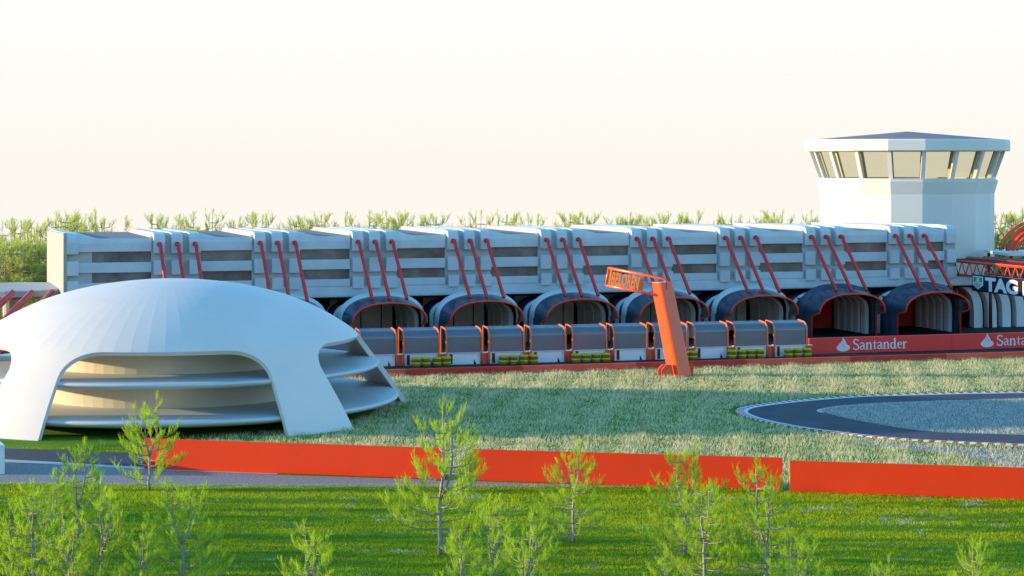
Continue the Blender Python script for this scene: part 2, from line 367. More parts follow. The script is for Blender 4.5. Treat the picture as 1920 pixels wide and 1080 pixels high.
# ---- glass pit stands
st0 = G(677, 688.3); st1 = G(1453, 669.2); std = (st1 - st0); pitch = std.length / 10; std.normalize(); sang = math.atan2(std.y, std.x)
def cprof(r0=0.0):
    "canopy centre line in (y,z): front foot up, over and back"
    P = [(0, 0.88), (0, 2.02)]
    for k in range(1, 8):
        a = k / 8 * math.pi / 2 * 0.94
        P.append((0.62 - 0.62 * math.cos(a), 2.02 + 0.56 * math.sin(a)))
    P += [(0.80, 2.60), (1.7, 2.66)]
    return P
def make_stand():
    root = empty('pit_stand', (0, 0, 0))
    W = pitch - 0.68
    P = cprof()
    m = MB(); m.loft([[(u, y, z) for y, z in P] + [(u, y + 0.03, z - 0.03) for y, z in P[::-1]] for u in (0.03, W - 0.03)], smooth=False)
    m.build('canopy_glass', M['canopy'], root)
    for u in (-0.06, W + 0.06):
        t = MB(); t.tube([(u, -0.03, 0.0)] + [(u, y - 0.03, z) for y, z in P] + [(u, 1.75, 2.4), (u, 1.75, 0)], 0.075, 8)
        t.build('frame_tube', M['orange'], root)
    c = MB(); c.box(-0.0, W, 0.05, 0.75, 0, 0.84); cab = c.build('cabinet', M['cab'], root, bevel=0.02)
    k = MB(); k.box(-0.02, W + 0.02, -0.06, 0.8, 0.843, 0.885); k.build('counter', M['white'], root, bevel=0.01)
    d = MB(); d.add([(W - 0.52, 0.044, 0.02), (W - 0.32, 0.044, 0.02), (W - 0.50, 0.044, 0.38)], [(0, 1, 2)]).add([(W - 0.12, 0.044, 0.84), (W - 0.15, 0.044, 0.55), (W - 0.18, 0.044, 0.60)], [(0, 1, 2)])
    d.build('dark_chevron', M['black'], cab)
    g_ = MB(); g_.box(W + 0.13, W + 0.55, 0.1, 0.7, 0.0, 0.80); g_.build('gap_panel', M['low_a'], root, bevel=0.01)
    g2 = MB(); g2.box(W + 0.10, W + 0.58, 0.02, 0.76, 0.803, 0.85); g2.build('gap_ledge', M['white'], root)
    q = MB(); pts = [(0.30 + 0.09 * math.cos(a), 0.42 + 0.36 * math.sin(a)) for a in np.linspace(0, 2 * math.pi, 17)[:-1]]
    pts = [(0.30 + 0.11 * max(-1, min(1, 1.6 * math.cos(a))), 0.42 + 0.37 * max(-1, min(1, 1.15 * math.sin(a)))) for a in np.linspace(0, 2 * math.pi, 33)[:-1]]
    q.loft([[(x, 0.03, z) for x, z in pts], [(x, 0.048, z) for x, z in pts]]); q.build('dark_red_slot', M['darkred'], cab)
    s_ = MB(); s_.box(0.1, W - 0.1, 1.2, 1.25, 0.9, 1.0); s_.build('rear_rail', M['steel'], root)
    return root
side = {-9: 'glimpsed at the left frame edge through the dome opening', -1: 'partly hidden behind the right flank of the dome',
        0: 'directly behind the far right leg of the dome', 1: 'second from the dome leg, first with tyre stacks in front', 2: 'third from the dome leg, between two tyre stack groups',
        3: 'fourth from the dome leg, tyre stacks before its right half', 4: 'fifth from the dome leg, one tyre stack at its left corner', 5: 'with four tyre stacks across its front, two left of the pylon',
        6: 'immediately left of the leaning pylon, below its sign arm', 7: 'cut across by the leaning orange pylon', 8: 'immediately right of the leaning pylon',
        9: 'second from the right end of the row', 10: 'last of the row, touching the red sponsor wall'}
proto = make_stand()
k = 0
for i in (-9, -1, 0, 1, 2, 3, 4, 5, 6, 7, 8, 9, 10):
    o = proto if k == 0 else copy_tree(proto)
    o.location = st0 + std * (pitch * i); o.rotation_euler = (0, 0, sang)
    tag(o, 'glass canopy pit stand ' + side[i], 'pit stand', 'glass pit stands along the pit wall'); k += 1

# ---- tyre stacks
def make_tyres():
    root = empty('tyre_stack', (0, 0, 0)); 
    for j in range(4):
        z = 0.085 + j * 0.17
        m = MB(); n = 16; secs = []
        for a in range(n):
            t = 2 * math.pi * a / n
            secs.append([((0.20 + r_) * math.cos(t), (0.20 + r_) * math.sin(t), z + zz) for r_, zz in [(0.0, -0.08), (0.11, -0.08), (0.145, -0.05), (0.15, 0.0), (0.145, 0.05), (0.11, 0.08), (0.0, 0.08)]])
        m.loft(secs, smooth=True, loop=True)
        m.build('tyre', M['band'] if j % 2 else M['tyre'], root)
    return root
tp = make_tyres()
tx = [780, 798.5, 819.5, 837, 944, 962, 982, 1000, 1080, 1098, 1117, 1135, 1284, 1299.5, 1372.5, 1391, 1408, 1425, 1478.6, 1495.5, 1513]
clus = ['in the group nearest the dome', 'in the second group from the dome', 'in the group just left of the pylon', 'in the pair just right of the pylon', 'in the second group right of the pylon', 'in the group by the sponsor wall']
ordn = {2: ['left one', 'right one'], 4: ['far left one', 'left of the middle pair', 'right of the middle pair', 'far right one'], 3: ['left one', 'middle one', 'right one']}
cl = [0] * 4 + [1] * 4 + [2] * 4 + [3] * 2 + [4] * 4 + [5] * 3
cnt = {}
tb0 = G(677, 690.2); tb1 = G(1453, 670.8)
for i, x in enumerate(tx):
    o = tp if i == 0 else copy_tree(tp)
    p = line_at(x, tb0, tb1); o.location = p; o.scale = (1.0, 1.0, 1.0); o.rotation_euler = (0, 0, i * 0.7)
    c = cl[i]; j = cnt.get(c, 0); cnt[c] = j + 1; n_ = cl.count(c)
    tag(o, 'yellow tyre stack, %s %s' % (ordn[n_][j], clus[c]), 'tyre stack', 'yellow banded tyre stacks at the pit stands')

# ---- sponsor wall with lettering
class Ink(MB):
    def __init__(s): super().__init__(); s.z = 0
    def poly(s, pts): s.z += 0.0006; s.add([(x, -s.z, z) for x, z in pts], [tuple(range(len(pts)))]); return s
    def stroke(s, pts, w):
        ww = w if isinstance(w, (list, tuple)) else [w] * len(pts)
        P = [Vector((x, z)) for x, z in pts]; Lf = []; Rt = []
        for i, p in enumerate(P):
            t = (P[min(i + 1, len(P) - 1)] - P[max(i - 1, 0)]).normalized(); n_ = Vector((-t.y, t.x)) * ww[i] / 2
            Lf.append(p + n_); Rt.append(p - n_)
        s.z += 0.0006; n = len(P)
        s.add([(p.x, -s.z, p.y) for p in Lf + Rt], [(i, n + i, n + i + 1, i + 1) for i in range(n - 1)]); return s
def arc(cx, cz, rx, rz, a0, a1, n=10): return [(cx + rx * math.cos(R(a0 + (a1 - a0) * k / n)), cz + rz * math.sin(R(a0 + (a1 - a0) * k / n))) for k in range(n + 1)]
def serif_word(ink, word, x, h):
    "hand drawn old style letters, h = capital height"
    e = h
    def stem(x0, z0, z1, serif_top=True, foot=True):
        ink.stroke([(x0, z0), (x0, z1)], 0.15 * e)
        if foot: ink.stroke([(x0 - 0.15 * e, z0 + 0.02 * e), (x0 + 0.15 * e, z0 + 0.02 * e)], 0.05 * e)
        if serif_top: ink.poly([(x0 - 0.17 * e, z1 - 0.09 * e), (x0 + 0.07 * e, z1 - 0.10 * e), (x0 + 0.07 * e, z1 + 0.02 * e)])
    for ch in word:
        if ch == 'S':
            P = arc(x + 0.27 * e, 0.77 * e, 0.21 * e, 0.21 * e, 25, 250, 10) + [(x + 0.38 * e, 0.45 * e)] + arc(x + 0.27 * e, 0.25 * e, 0.24 * e, 0.23 * e, 40, -155, 10)
            ink.stroke(P, [0.07 * e] * 3 + [0.10 * e] * 4 + [0.13 * e] * 9 + [0.12 * e] * 4 + [0.08 * e] * (len(P) - 20))
            ink.stroke([(x + 0.46 * e, 1.0 * e), (x + 0.47 * e, 0.78 * e)], 0.05 * e); ink.stroke([(x + 0.03 * e, 0.30 * e), (x + 0.04 * e, 0.02 * e)], 0.05 * e); x += 0.60 * e
        elif ch == 'a':
            ink.stroke(arc(x + 0.20 * e, 0.46 * e, 0.17 * e, 0.19 * e, 165, 0, 8) + [(x + 0.37 * e, 0.08 * e)], [0.06 * e] * 2 + [0.09 * e] * 5 + [0.13 * e] * 3)
            ink.stroke([(x + 0.36 * e, 0.40 * e)] + arc(x + 0.20 * e, 0.19 * e, 0.14 * e, 0.15 * e, 100, 300, 9) + [(x + 0.36 * e, 0.12 * e)], [0.05 * e] + [0.10 * e] * 9 + [0.06 * e] * 2)
            ink.stroke([(x + 0.35 * e, 0.05 * e), (x + 0.48 * e, 0.07 * e)], 0.07 * e); x += 0.53 * e
        elif ch == 'n':
            stem(x + 0.12 * e, 0, 0.66 * e)
            ink.stroke([(x + 0.16 * e, 0.50 * e)] + arc(x + 0.33 * e, 0.45 * e, 0.13 * e, 0.18 * e, 130, 0, 7) + [(x + 0.46 * e, 0.0)], [0.05 * e, 0.07 * e, 0.08 * e] + [0.12 * e] * 5 + [0.14 * e] * 2)
            ink.stroke([(x + 0.34 * e, 0.02 * e), (x + 0.60 * e, 0.02 * e)], 0.05 * e); x += 0.64 * e
        elif ch == 't':
            ink.stroke([(x + 0.16 * e, 0.86 * e), (x + 0.16 * e, 0.2 * e)] + arc(x + 0.27 * e, 0.16 * e, 0.11 * e, 0.12 * e, 180, 300, 6), [0.05 * e, 0.14 * e] + [0.13 * e] * 3 + [0.07 * e] * 4)
            ink.stroke([(x, 0.61 * e), (x + 0.34 * e, 0.61 * e)], 0.08 * e); x += 0.40 * e
        elif ch == 'd':
            ink.stroke(arc(x + 0.25 * e, 0.32 * e, 0.19 * e, 0.28 * e, 60, 310, 12), [0.06 * e] * 3 + [0.13 * e] * 7 + [0.07 * e] * 3)
            stem(x + 0.42 * e, 0, 1.02 * e, foot=False); ink.stroke([(x + 0.42 * e, 0.03 * e), (x + 0.57 * e, 0.05 * e)], 0.06 * e); x += 0.62 * e
        elif ch == 'e':
            ink.stroke([(x + 0.08 * e, 0.38 * e), (x + 0.40 * e, 0.38 * e)] , 0.06 * e)
            ink.stroke(arc(x + 0.25 * e, 0.33 * e, 0.18 * e, 0.28 * e, 10, 320, 14), [0.10 * e] * 2 + [0.07 * e] * 3 + [0.13 * e] * 6 + [0.07 * e] * 4); x += 0.50 * e
        elif ch == 'r':
            stem(x + 0.12 * e, 0, 0.66 * e); ink.stroke([(x + 0.16 * e, 0.46 * e), (x + 0.26 * e, 0.60 * e), (x + 0.40 * e, 0.58 * e)], [0.06 * e, 0.09 * e, 0.14 * e]); x += 0.46 * e
    return x
def flame(ink, cx, h):
    w = 0.5 * h
    ink.poly([(cx + 0.55 * h * math.cos(a), 0.26 * h + 0.27 * h * math.sin(a)) for a in np.linspace(0, 2 * math.pi, 29)[:-1]])
    left = crom([(cx - 0.42 * h, 0.36 * h), (cx - 0.28 * h, 0.60 * h), (cx - 0.08 * h, 0.80 * h), (cx - 0.03 * h, 1.04 * h)], 5)
    right = crom([(cx + 0.03 * h, 0.96 * h), (cx + 0.16 * h, 0.78 * h), (cx + 0.27 * h, 0.55 * h), (cx + 0.30 * h, 0.36 * h)], 5)
    ink.poly(left + right)
    ink.cur = 1
    ink.stroke(crom([(cx - 0.22 * h, 0.66 * h), (cx - 0.10 * h, 0.52 * h), (cx + 0.03 * h, 0.36 * h), (cx + 0.07 * h, 0.22 * h)], 4), 0.035 * h)
    ink.stroke(crom([(cx - 0.04 * h, 0.80 * h), (cx + 0.02 * h, 0.66 * h), (cx + 0.13 * h, 0.54 * h), (cx + 0.19 * h, 0.42 * h)], 4), 0.035 * h)
    ink.cur = 0
sw0 = G(1517, 664.6); sw1 = G(1920, 652.6); swd = (sw1 - sw0).normalized(); sang2 = math.atan2(swd.y, swd.x)
for i, (xa, xb, xl, xt) in enumerate([(1517, 1785, 1581, 1599.5), (1785, 2075, 1851, 1869)]):
    a = line_at(xa, sw0, sw1); c = line_at(xb, sw0, sw1); Ln = (c - a).length
    root = empty('sponsor_wall', a, sang2)
    m = MB(); m.box(0.01, Ln - 0.01, 0, 0.35, 0, 1.24); m.build('wall_panel', M['sponsor'], root, bevel=0.025)
    tag(root, ['red sponsor wall panel touching the last glass stand, white flame and lettering complete', 'red sponsor wall panel at the right edge, its lettering cut by the frame'][i], 'sponsor wall', 'red sponsor wall panels')
    lx = (line_at(xl, sw0, sw1) - a).length; tx_ = (line_at(xt, sw0, sw1) - a).length; tx2 = (line_at(xt + 102, sw0, sw1) - a).length
    k1 = Ink(); flame(k1, lx, 1.05); k1.build('flame_logo', [M['white'], M['sponsor']], root, loc=(0, -0.006, 0.17), fixn=False)
    k2 = Ink(); e0 = serif_word(k2, 'Santander', 0, 0.82)
    o = k2.build('lettering', M['white'], root, loc=(tx_, -0.006, 0.26), fixn=False); o.scale = ((tx2 - tx_) / e0, 1, 1)

# ------------------------------------------------------------------ pit building
bld = empty('pit_building', P0, TH)
tag(bld, 'long grey concrete pit building with ribbed roof, slanting red pipes and arched garages', 'building')
D = 16.0
m = MB(); m.box(-6.9, 70.3, 0.45, D - 0.1, 3.95, 8.7); m.build('main_wall', M['conc2'], bld)
m = MB(); m.prof([(0.02, 3.86), (-0.10, 3.92), (-0.12, 4.05), (-0.05, 4.77), (0.44, 4.77), (0.44, 3.86)], -7.0, 84); m.build('lower_apron', M['conc'], bld, bevel=0.02)
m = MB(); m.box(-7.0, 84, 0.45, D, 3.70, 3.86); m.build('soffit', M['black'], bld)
m = MB(); m.box(-7.4, 71, 5.2, 5.6, 0, 3.69); m.build('dark_void_wall', M['black'], bld)  # near-black colour stands for the unlit void between the arches
m = MB(); m.prof([(-0.3, 4.5), (-0.3, 9.0), (0.1, 9.3), (1.5, 9.24), (D, 9.0), (D, 0), (4, 0), (0.4, 3.6)], -7.45, -7.15); m.build('end_wall', M['cream'], bld, bevel=0.06)
def wide_prof(f):
    "roof section; f = 1 at full rib height, 0 at the low wide bay"
    return [(0.0 - 0.25 * f, 7.8), (-0.03 - 0.28 * f, 8.45), (0.02 - 0.15 * f, 8.76 + 0.20 * f), (0.14, 8.84 + 0.34 * f), (1.2, 8.85 + 0.36 * f), (D, 8.80 + 0.15 * f), (D, 7.8)]
rib = [(-0.34, 7.62), (-0.38, 8.55), (-0.30, 8.90), (-0.08, 9.16), (0.35, 9.22), (1.4, 9.27), (D, 9.08), (D, 7.62)]
def pane(u0, u1, z0, z1):
    q = MB(); q.box(u0, u1, 0.28, 0.40, z0, z1); f = q.build('window_pane', M['glass'], bld)
def bayparts(u0, u1, lo=True):
    # roof fascia ramps from the last rib of the group down to the wide bay
    s = MB(); secs = []
    for u, f in [(u0, 0.9), (u0 + 0.35, 0.85), (u0 + 0.8, 0.45), (u0 + 1.3, 0.12), (u0 + 1.7, 0.0), (u1, 0.0)]:
        secs.append([(u, y, z) for y, z in wide_prof(f)])
    s.loft(secs); rb_ = s.build('roof_bay', M['conc'], bld)
    t_ = MB(); t_.loft([[(u, y, z + 0.012) for y, z in wide_prof(f)[3:6]] + [(u, y, z - 0.03) for y, z in wide_prof(f)[3:6][::-1]] for u, f in [(u0 + 1.3, 0.12), (u0 + 1.7, 0.0), (u1 - 0.02, 0.0)]]); t_.build('shade_toned_roof_top', M['roof'], rb_)  # darker top sheet: shading of the sloped roof put into its colour
    b1 = MB(); b1.box(u0, u1, -0.02, 0.44, 6.15, 6.95); b1.build('upper_band', M['conc'], bld, bevel=0.03)
    b2 = MB(); b2.box(u0, u1, -0.10, 0.43, 4.775, 5.36); b2.build('lower_band', M['conc'], bld, bevel=0.03)
    pane(u0, u1, 6.96, 7.79); pane(u0, u1, 5.365, 6.145)
    if u0 < 0:
        for z0, z1 in ((6.955, 7.78), (5.362, 6.145)):
            sh = MB(); sh.box(u0 - 0.1, u0 + 1.1, 0.12, 0.44, z0, z1); sh.build('window_jamb', M['conc2'], bld)
def group(u, n=3):
    for j in range(n):
        uc = u + 1.4 * j
        r_ = MB(); r_.prof(rib, uc - 0.45, uc + 0.45); r_.build('roof_rib', M['conc'], bld, bevel=0.07)
        b_ = MB(); b_.box(uc - 0.43, uc + 0.47, -0.30, 0.3, 5.93, 7.10); b_.build('pier_block', M['conc'], bld, bevel=0.05)
        b_ = MB(); b_.box(uc - 0.41, uc + 0.50, -0.33, 0.3, 4.58, 5.56); b_.build('pier_block', M['conc'], bld, bevel=0.05)
    f = MB(); f.box(u - 0.6, u + 1.4 * n - 0.9, 0.10, 0.44, 4.78, 8.7)
    f.prof([(0.10, 8.7), (0.3, 8.95), (1.0, 9.0), (D, 8.9), (D, 8.7)], u - 0.6, u + 1.4 * n - 0.9); f.build('pier_shaft', M['conc2'], bld)
group(-6.75, 1); bayparts(-6.3, -0.6)
for i in range(9):
    group(8 * i)
    bayparts(8 * i + 3.25, 8 * i + 7.4 if i < 8 else 8 * i + 5.0)
group(69.55, 1)
# slanting red pipes
pp = MB(); pp.tube([(-0.02, -0.30, 8.36), (0.0, -0.62, 8.38), (0.03, -0.80, 8.25), (0.04, -0.92, 7.95), (0.05, -5.3, 3.98)], 0.15, 8)
pipe0 = pp.build('slanting_pipe', M['pipe'], bld); fl = MB(); fl.tube([(-0.02, -0.36, 8.36), (-0.02, -0.50, 8.37)], 0.19, 10); fl0 = fl.build('pipe_flange', M['pipe'], pipe0)
first = True
for i in range(9):
    for j in range(3):
        if first: o = pipe0; first = False
        else: o = pipe0.copy(); COL.objects.link(o); c = fl0.copy(); COL.objects.link(c); c.parent = o
        o.location = (8 * i + 1.4 * j, 0, 0)
# arched garage canopies
def arch_pts(hw, zs, zt, yj, yh, zj, n=22, ex=2.35, push=0.25):
    "points from left foot over the crown to the right foot: jamb plane yj, hood plane yh"
    left = [(-hw, yj, 0), (-hw, yj, zj), (-hw, yh + 0.25, zs)]
    mid = []
    for k in range(1, n):
        a = math.pi * (1 - k / n); c, s_ = math.cos(a), math.sin(a)
        x = hw * math.copysign(abs(c) ** (2 / ex), c); z = zs + (zt - zs) * abs(s_) ** (2 / ex)
        mid.append((x, yh + 0.25 - push * (z - zs) / (zt - zs), z))
    return left + mid + [(hw, yh + 0.25, zs), (hw, yj, zj), (hw, yj, 0)]
def make_arch(red):
    root = empty('garage_arch', (0, 0, 0)); root.parent = bld
    A0 = arch_pts(3.0, 2.15, 3.72, -4.0, -5.85, 1.8)
    A1 = arch_pts(3.22, 2.2, 4.02, -3.4, -4.2, 1.9, push=0.1)
    A2 = arch_pts(3.34, 2.2, 4.14, -2.9, -3.4, 2.0, push=0.05)
    A3 = arch_pts(3.54, 2.2, 4.42, -2.7, -3.1, 2.0, push=0.0)
    A3b = arch_pts(3.56, 2.2, 4.44, -2.45, -2.8, 2.0, push=0.0)
    A4 = arch_pts(3.36, 2.2, 4.10, -2.4, -2.7, 2.0, push=0.0)
    A5 = arch_pts(3.40, 2.2, 3.84, -1.5, -1.7, 2.0, push=0.0)
    A6 = arch_pts(3.62, 2.2, 3.84, -1.3, -1.45, 2.0, push=0.0)
    A6b = arch_pts(3.64, 2.2, 3.84, -1.05, -1.2, 2.0, push=0.0)
    A6c = arch_pts(3.40, 2.2, 3.80, -1.0, -1.15, 2.0, push=0.0)
    A7 = arch_pts(3.4, 2.2, 3.68, 2.4, 2.15, 2.0, push=0.0)
    h = MB(); h.loft([A0, A1, A2], closed=False, caps=False, smooth=True); h.build('hood', M['hood'], root, fixn=False)
    q = MB(); q.loft([A2, A3, A3b], closed=False, caps=False, smooth=True); q.loft([A3b, A4], closed=False, caps=False); q.build('outer_rib', M['hood'] if red else M['rib'], root, fixn=False)
    q = MB(); q.loft([A4, A5], closed=False, caps=False, smooth=True); q.build('neck', M['hood'], root, fixn=False)
    q = MB(); q.loft([A5, A6, A6b, A6c], closed=False, caps=False, smooth=True); q.build('inner_rib', M['rib'], root, fixn=False)
    q = MB(); q.loft([A6c, A7], closed=False, caps=False, smooth=True); q.build('barrel', M['hood'], root, fixn=False)
    t = MB(); t.tube(A0, 0.085, 6); t.build('rim', M['rim'], root)
    # lining panels inside, stepping back
    y = -2.1
    for k in range(5 if red else 3):
        hw = 2.86 - 0.03 * k; q = MB(); y1 = y + (0.80 if red else 1.95)
        a = arch_pts(hw, 2.1, 3.62 - 0.03 * k, y, y - 0.25, 1.9, push=0); b_ = arch_pts(hw, 2.1, 3.62 - 0.03 * k, y1, y1 - 0.25, 1.9, push=0)
        c = arch_pts(hw + 0.35, 2.1, 3.66, y1 + 0.01, y1 - 0.24, 1.9, push=0); d = arch_pts(hw + 0.35, 2.1, 3.66, y - 0.01, y - 0.26, 1.9, push=0)
        q.loft([d, a, b_, c], closed=False, caps=False); q.build('lining_panel', M['whiterib'] if red else M['lining'], root, fixn=False)
        y = y1 + (0.48 if red else 0.16)
    q = MB(); x = -2.75
    for wd in (0.95, 1.75, 1.75, 1.0):
        q.box(x + 0.05, x + wd - 0.05, 4.58, 4.75, 0.02, 3.60); x += wd
    if not red: q.build('back_panel', M['lining'], root, bevel=0.03)
    else:
        q = MB(); q.box(-2.9, 2.9, 4.6, 4.76, 0.02, 3.6); bk = q.build('back_panel', M['low_b'], root)
        q = MB(); q.box(-0.2, 1.9, 4.5, 4.58, 2.0, 3.2); q.build('grey_window', M['lining'], bk)
        for xx in (-3.12, 3.04):
            q = MB(); q.box(xx, xx + 0.08, -2.0, 4.6, 0.0, 3.2); q.build('red_side_wall', M['low_b'], root)
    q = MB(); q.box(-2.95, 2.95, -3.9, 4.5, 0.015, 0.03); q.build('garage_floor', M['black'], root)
    return root
ap = make_arch(False); ar = None
for i in range(9):
    if i == 0: o = ap
    elif i < 7: o = copy_tree(ap, bld)
    elif i == 7: o = ar = make_arch(True)
    else: o = copy_tree(ar, bld)
    o.location = (8 * i + 1.4, 0, 0)
# row of curved columns under the deck at the right end
for i in range(7):
    q = MB(); u = 72.6 + 1.42 * i
    secs = []
    for zz, off in [(0, 0), (1.4, 0), (2.2, -0.08), (2.8, -0.28), (3.2, -0.55), (3.5, -0.95), (3.69, -1.5)]:
        secs.append([(u + off, 1.2, zz), (u + off + 0.85, 1.2, zz), (u + off + 0.85, 2.0, zz), (u + off, 2.0, zz)])
    q.loft(secs); q.build('curved_column', M['whiterib'], bld)
q = MB(); q.box(72, 84, 3.6, 3.8, 2.2, 3.6); q.build('red_back_panel', M['low_a'], bld)
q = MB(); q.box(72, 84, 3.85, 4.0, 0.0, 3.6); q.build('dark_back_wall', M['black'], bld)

# ------------------------------------------------------------------ control tower
TC = Vector((740 / F * 213, 213, 0)); view = math.atan2(TC.y, TC.x)
tw = empty('control_tower', TC, 0)
tag(tw, 'white polygonal control tower with slanted band of windows and shallow pointed roof', 'control tower')
NT = 18; a0 = view + math.pi + math.pi / NT
def ring(r, z): 
    c = math.cos(math.pi / NT)
    return [(r * math.cos(a0 + 2 * math.pi * k / NT), r * math.sin(a0 + 2 * math.pi * k / NT), z) for k in range(NT)]
MB().loft([ring(8.55, 0), ring(8.55, 11.72)]).build('shaft', M['tower'], tw)
MB().loft([ring(8.56, 11.72), ring(8.82, 12.6), ring(8.92, 12.95), ring(8.78, 13.08), ring(8.0, 13.1), ring(8.0, 11.72)]).build('cornice', M['tower'], tw)
MB().loft([ring(8.66, 13.1), ring(8.68, 13.22), ring(8.35, 13.22), ring(8.3, 13.1)], caps=False, loop=True).build('sill', M['tower'], tw)
for k in range(NT):
    q = MB(); a = a0 + 2 * math.pi * k / NT; d = Vector((math.cos(a), math.sin(a), 0)); t = Vector((-d.y, d.x, 0))
    def sec(r, z, w0=0.19, dp=0.42): 
        c = d * r + Vector((0, 0, z)); return [c + t * w0, c - t * w0, c - t * w0 * 0.9 - d * dp, c + t * w0 * 0.9 - d * dp]
    q.loft([sec(8.66, 13.2), sec(9.62, 15.9)]); q.build('mullion', M['tower'], tw)
    a2 = a0 + 2 * math.pi * (k + 1) / NT; e = Vector((math.cos(a2), math.sin(a2), 0)); z3 = Vector((0, 0, 1))
    p = MB(); p.add([d * 8.42 + z3 * 13.2, e * 8.42 + z3 * 13.2, e * 9.38 + z3 * 15.9, d * 9.38 + z3 * 15.9], [(0, 1, 2, 3)]); p.build('window_pane', M['cabglass'], tw, fixn=False)
MB().loft([ring(9.3, 15.86), ring(10.0, 15.86), ring(10.08, 15.95), ring(10.08, 16.85), ring(9.95, 17.02), ring(9.3, 17.02)], caps=False, loop=True).build('eave', M['tower'], tw)
q = MB(); rr = ring(9.96, 17.0); q.add(rr + [(0, 0, 17.85)], [(k, (k + 1) % NT, NT) for k in range(NT)]); q.build('roof', M['roof'], tw)
MB().loft([ring(9.35, 15.88), ring(9.35, 16.0)]).build('ceiling', M['cream'], tw)

# ------------------------------------------------------------------ dome pavilion
DC = Vector((-20.5, 127.8, 0))
dome = empty('dome_pavilion', DC, 0)
tag(dome, 'white low dome pavilion on splayed legs with two round floors inside', 'pavilion')
prof = crom([(0.0, 7.87), (2.0, 7.80), (4.5, 7.48), (6.9, 6.88), (8.8, 6.10), (10.3, 5.25), (11.35, 4.45), (12.3, 3.35), (13.25, 2.1), (14.0, 1.05), (14.75, -0.15)], 5)
PR = [p for p in prof]
rs = np.array([p[0] for p in PR]); zz = np.array([p[1] for p in PR])
zz[0] = 7.87
def shell_z(r): return float(np.interp(r, rs, zz))
NA = 100; KN = 11.0
# opening test in (phi, slant) space
def opening_half(r):
    "half width in degrees of the opening at radius r; 0 above the opening"
    r0 = 11.30
    if r < r0 - 1e-6: return 0.0
    full = 27.0
    t = (r - r0) / 1.15
    base = full - 0.0 + 0.3 * (14.7 - r)
    if t < 1: return base - 11.0 * (1 - math.sqrt(max(0, 1 - (1 - t) ** 2)))
    return base
# build shell: cap (r<=r0) as full revolve, then leg strips
m = MB(); th = 0.30
caprs = [r for r in rs if r < 11.25] + [11.30]
def P3(r, ph, inn=False):
    dr = 0.05; z = shell_z(r); sl = (shell_z(min(r + dr, 14.75)) - shell_z(max(r - dr, 0))) / (min(r + dr, 14.75) - max(r - dr, 0))
    nx, nz = -sl / math.hypot(1, sl), 1 / math.hypot(1, sl)
    if inn: r, z = r - nx * th, z - nz * th
    return (r * math.sin(ph), -r * math.cos(ph), z)
nphi = 75; OFF = R(43.8 + 36)  # centre of the opening between the two front legs is OFF - 72
phis = [R(7.8) + 2 * math.pi * k / nphi for k in range(nphi)]
verts = []; idx = {}
def vid(r, ph, inn):
    key = (round(r, 4), round(ph % (2 * math.pi), 5), inn)
    if key not in idx: idx[key] = len(verts); verts.append(P3(r, ph, inn))
    return idx[key]
faces = []; smo = []
tops = [max(0.001, r) for r in caprs]
for inn in (False, True):
    c0 = len(verts); verts.append((0, 0, 7.87 - (th if inn else 0)))
    for k in range(nphi):
        pa, pb = phis[k], phis[(k + 1) % nphi]
        f = [c0, vid(tops[1], pb, inn), vid(tops[1], pa, inn)]; faces.append(f[::-1] if inn else f)
        for i in range(1, len(tops) - 1):
            f = [vid(tops[i], pa, inn), vid(tops[i], pb, inn), vid(tops[i + 1], pb, inn), vid(tops[i + 1], pa, inn)]; faces.append(f[::-1] if inn else f)
legr = [11.30, 11.32, 11.35, 11.41, 11.5, 11.62, 11.8, 12.0, 12.25, 12.5, 12.9, 13.5, 14.1, 14.7]
def edges(leg, r):
    "angular limits of the leg at radius r"
    c = R(43.8 + 72 * leg); h = R(36 - opening_half(r)) ; return c - h, c + h
bottomcap = []
LN = 15
# cap boundary ring is closed by an underside strip between inner and outer at r0 (the head of each opening)
for leg in range(5):
    rows = {False: [], True: []}
    for r in legr:
        a, b_ = edges(leg, r)
        for inn in (False, True):
            rows[inn].append([vid(r, a + (b_ - a) * k / LN, inn) for k in range(LN + 1)])
    for inn in (False, True):
        for i in range(len(legr) - 1):
            for k in range(LN):
                f = [rows[inn][i][k], rows[inn][i][k + 1], rows[inn][i + 1][k + 1], rows[inn][i + 1][k]]; faces.append(f[::-1] if inn else f)
    for i in range(len(legr) - 1):
        faces.append([rows[False][i][0], rows[False][i + 1][0], rows[True][i + 1][0], rows[True][i][0]])
        faces.append([rows[False][i][LN], rows[True][i][LN], rows[True][i + 1][LN], rows[False][i + 1][LN]])
    faces.append([rows[False][-1][k] for k in range(LN + 1)] + [rows[True][-1][k] for k in range(LN, -1, -1)])
    # head of the opening to the right of this leg
    a = edges(leg, 11.30)[1]; b_ = edges(leg + 1, 11.30)[0]
    n_ = 30
    for k in range(n_):
        p, q_ = a + (b_ - a) * k / n_, a + (b_ - a) * (k + 1) / n_
        faces.append([vid(11.30, p, False), vid(11.30, q_, False), vid(11.30, q_, True), vid(11.30, p, True)])
m.add(verts, [f for f in faces if len(set(f)) >= 3], smooth=False)
sh = m.build('shell', M['shell'], dome, fixn=False)
bm = bmesh.new(); bm.from_mesh(sh.data); bmesh.ops.remove_doubles(bm, verts=bm.verts, dist=2e-3)
bmesh.ops.recalc_face_normals(bm, faces=bm.faces); bm.to_mesh(sh.data); bm.free()
def circ(r, z, n=96): return [(r * math.sin(2 * math.pi * k / n), -r * math.cos(2 * math.pi * k / n), z) for k in range(n)]
def disc(name, r, z, t):
    q = MB(); q.loft([circ(r - 0.9, z - t), circ(r - 0.14, z - t * 0.62), circ(r - 0.03, z - t * 0.40), circ(r, z - t * 0.22), circ(r - 0.05, z - 0.05), circ(r - 0.16, z)], smooth=False)
    o = q.build(name, M['slab'], dome)
    for p in o.data.polygons: p.use_smooth = len(p.vertices) == 4
    return o
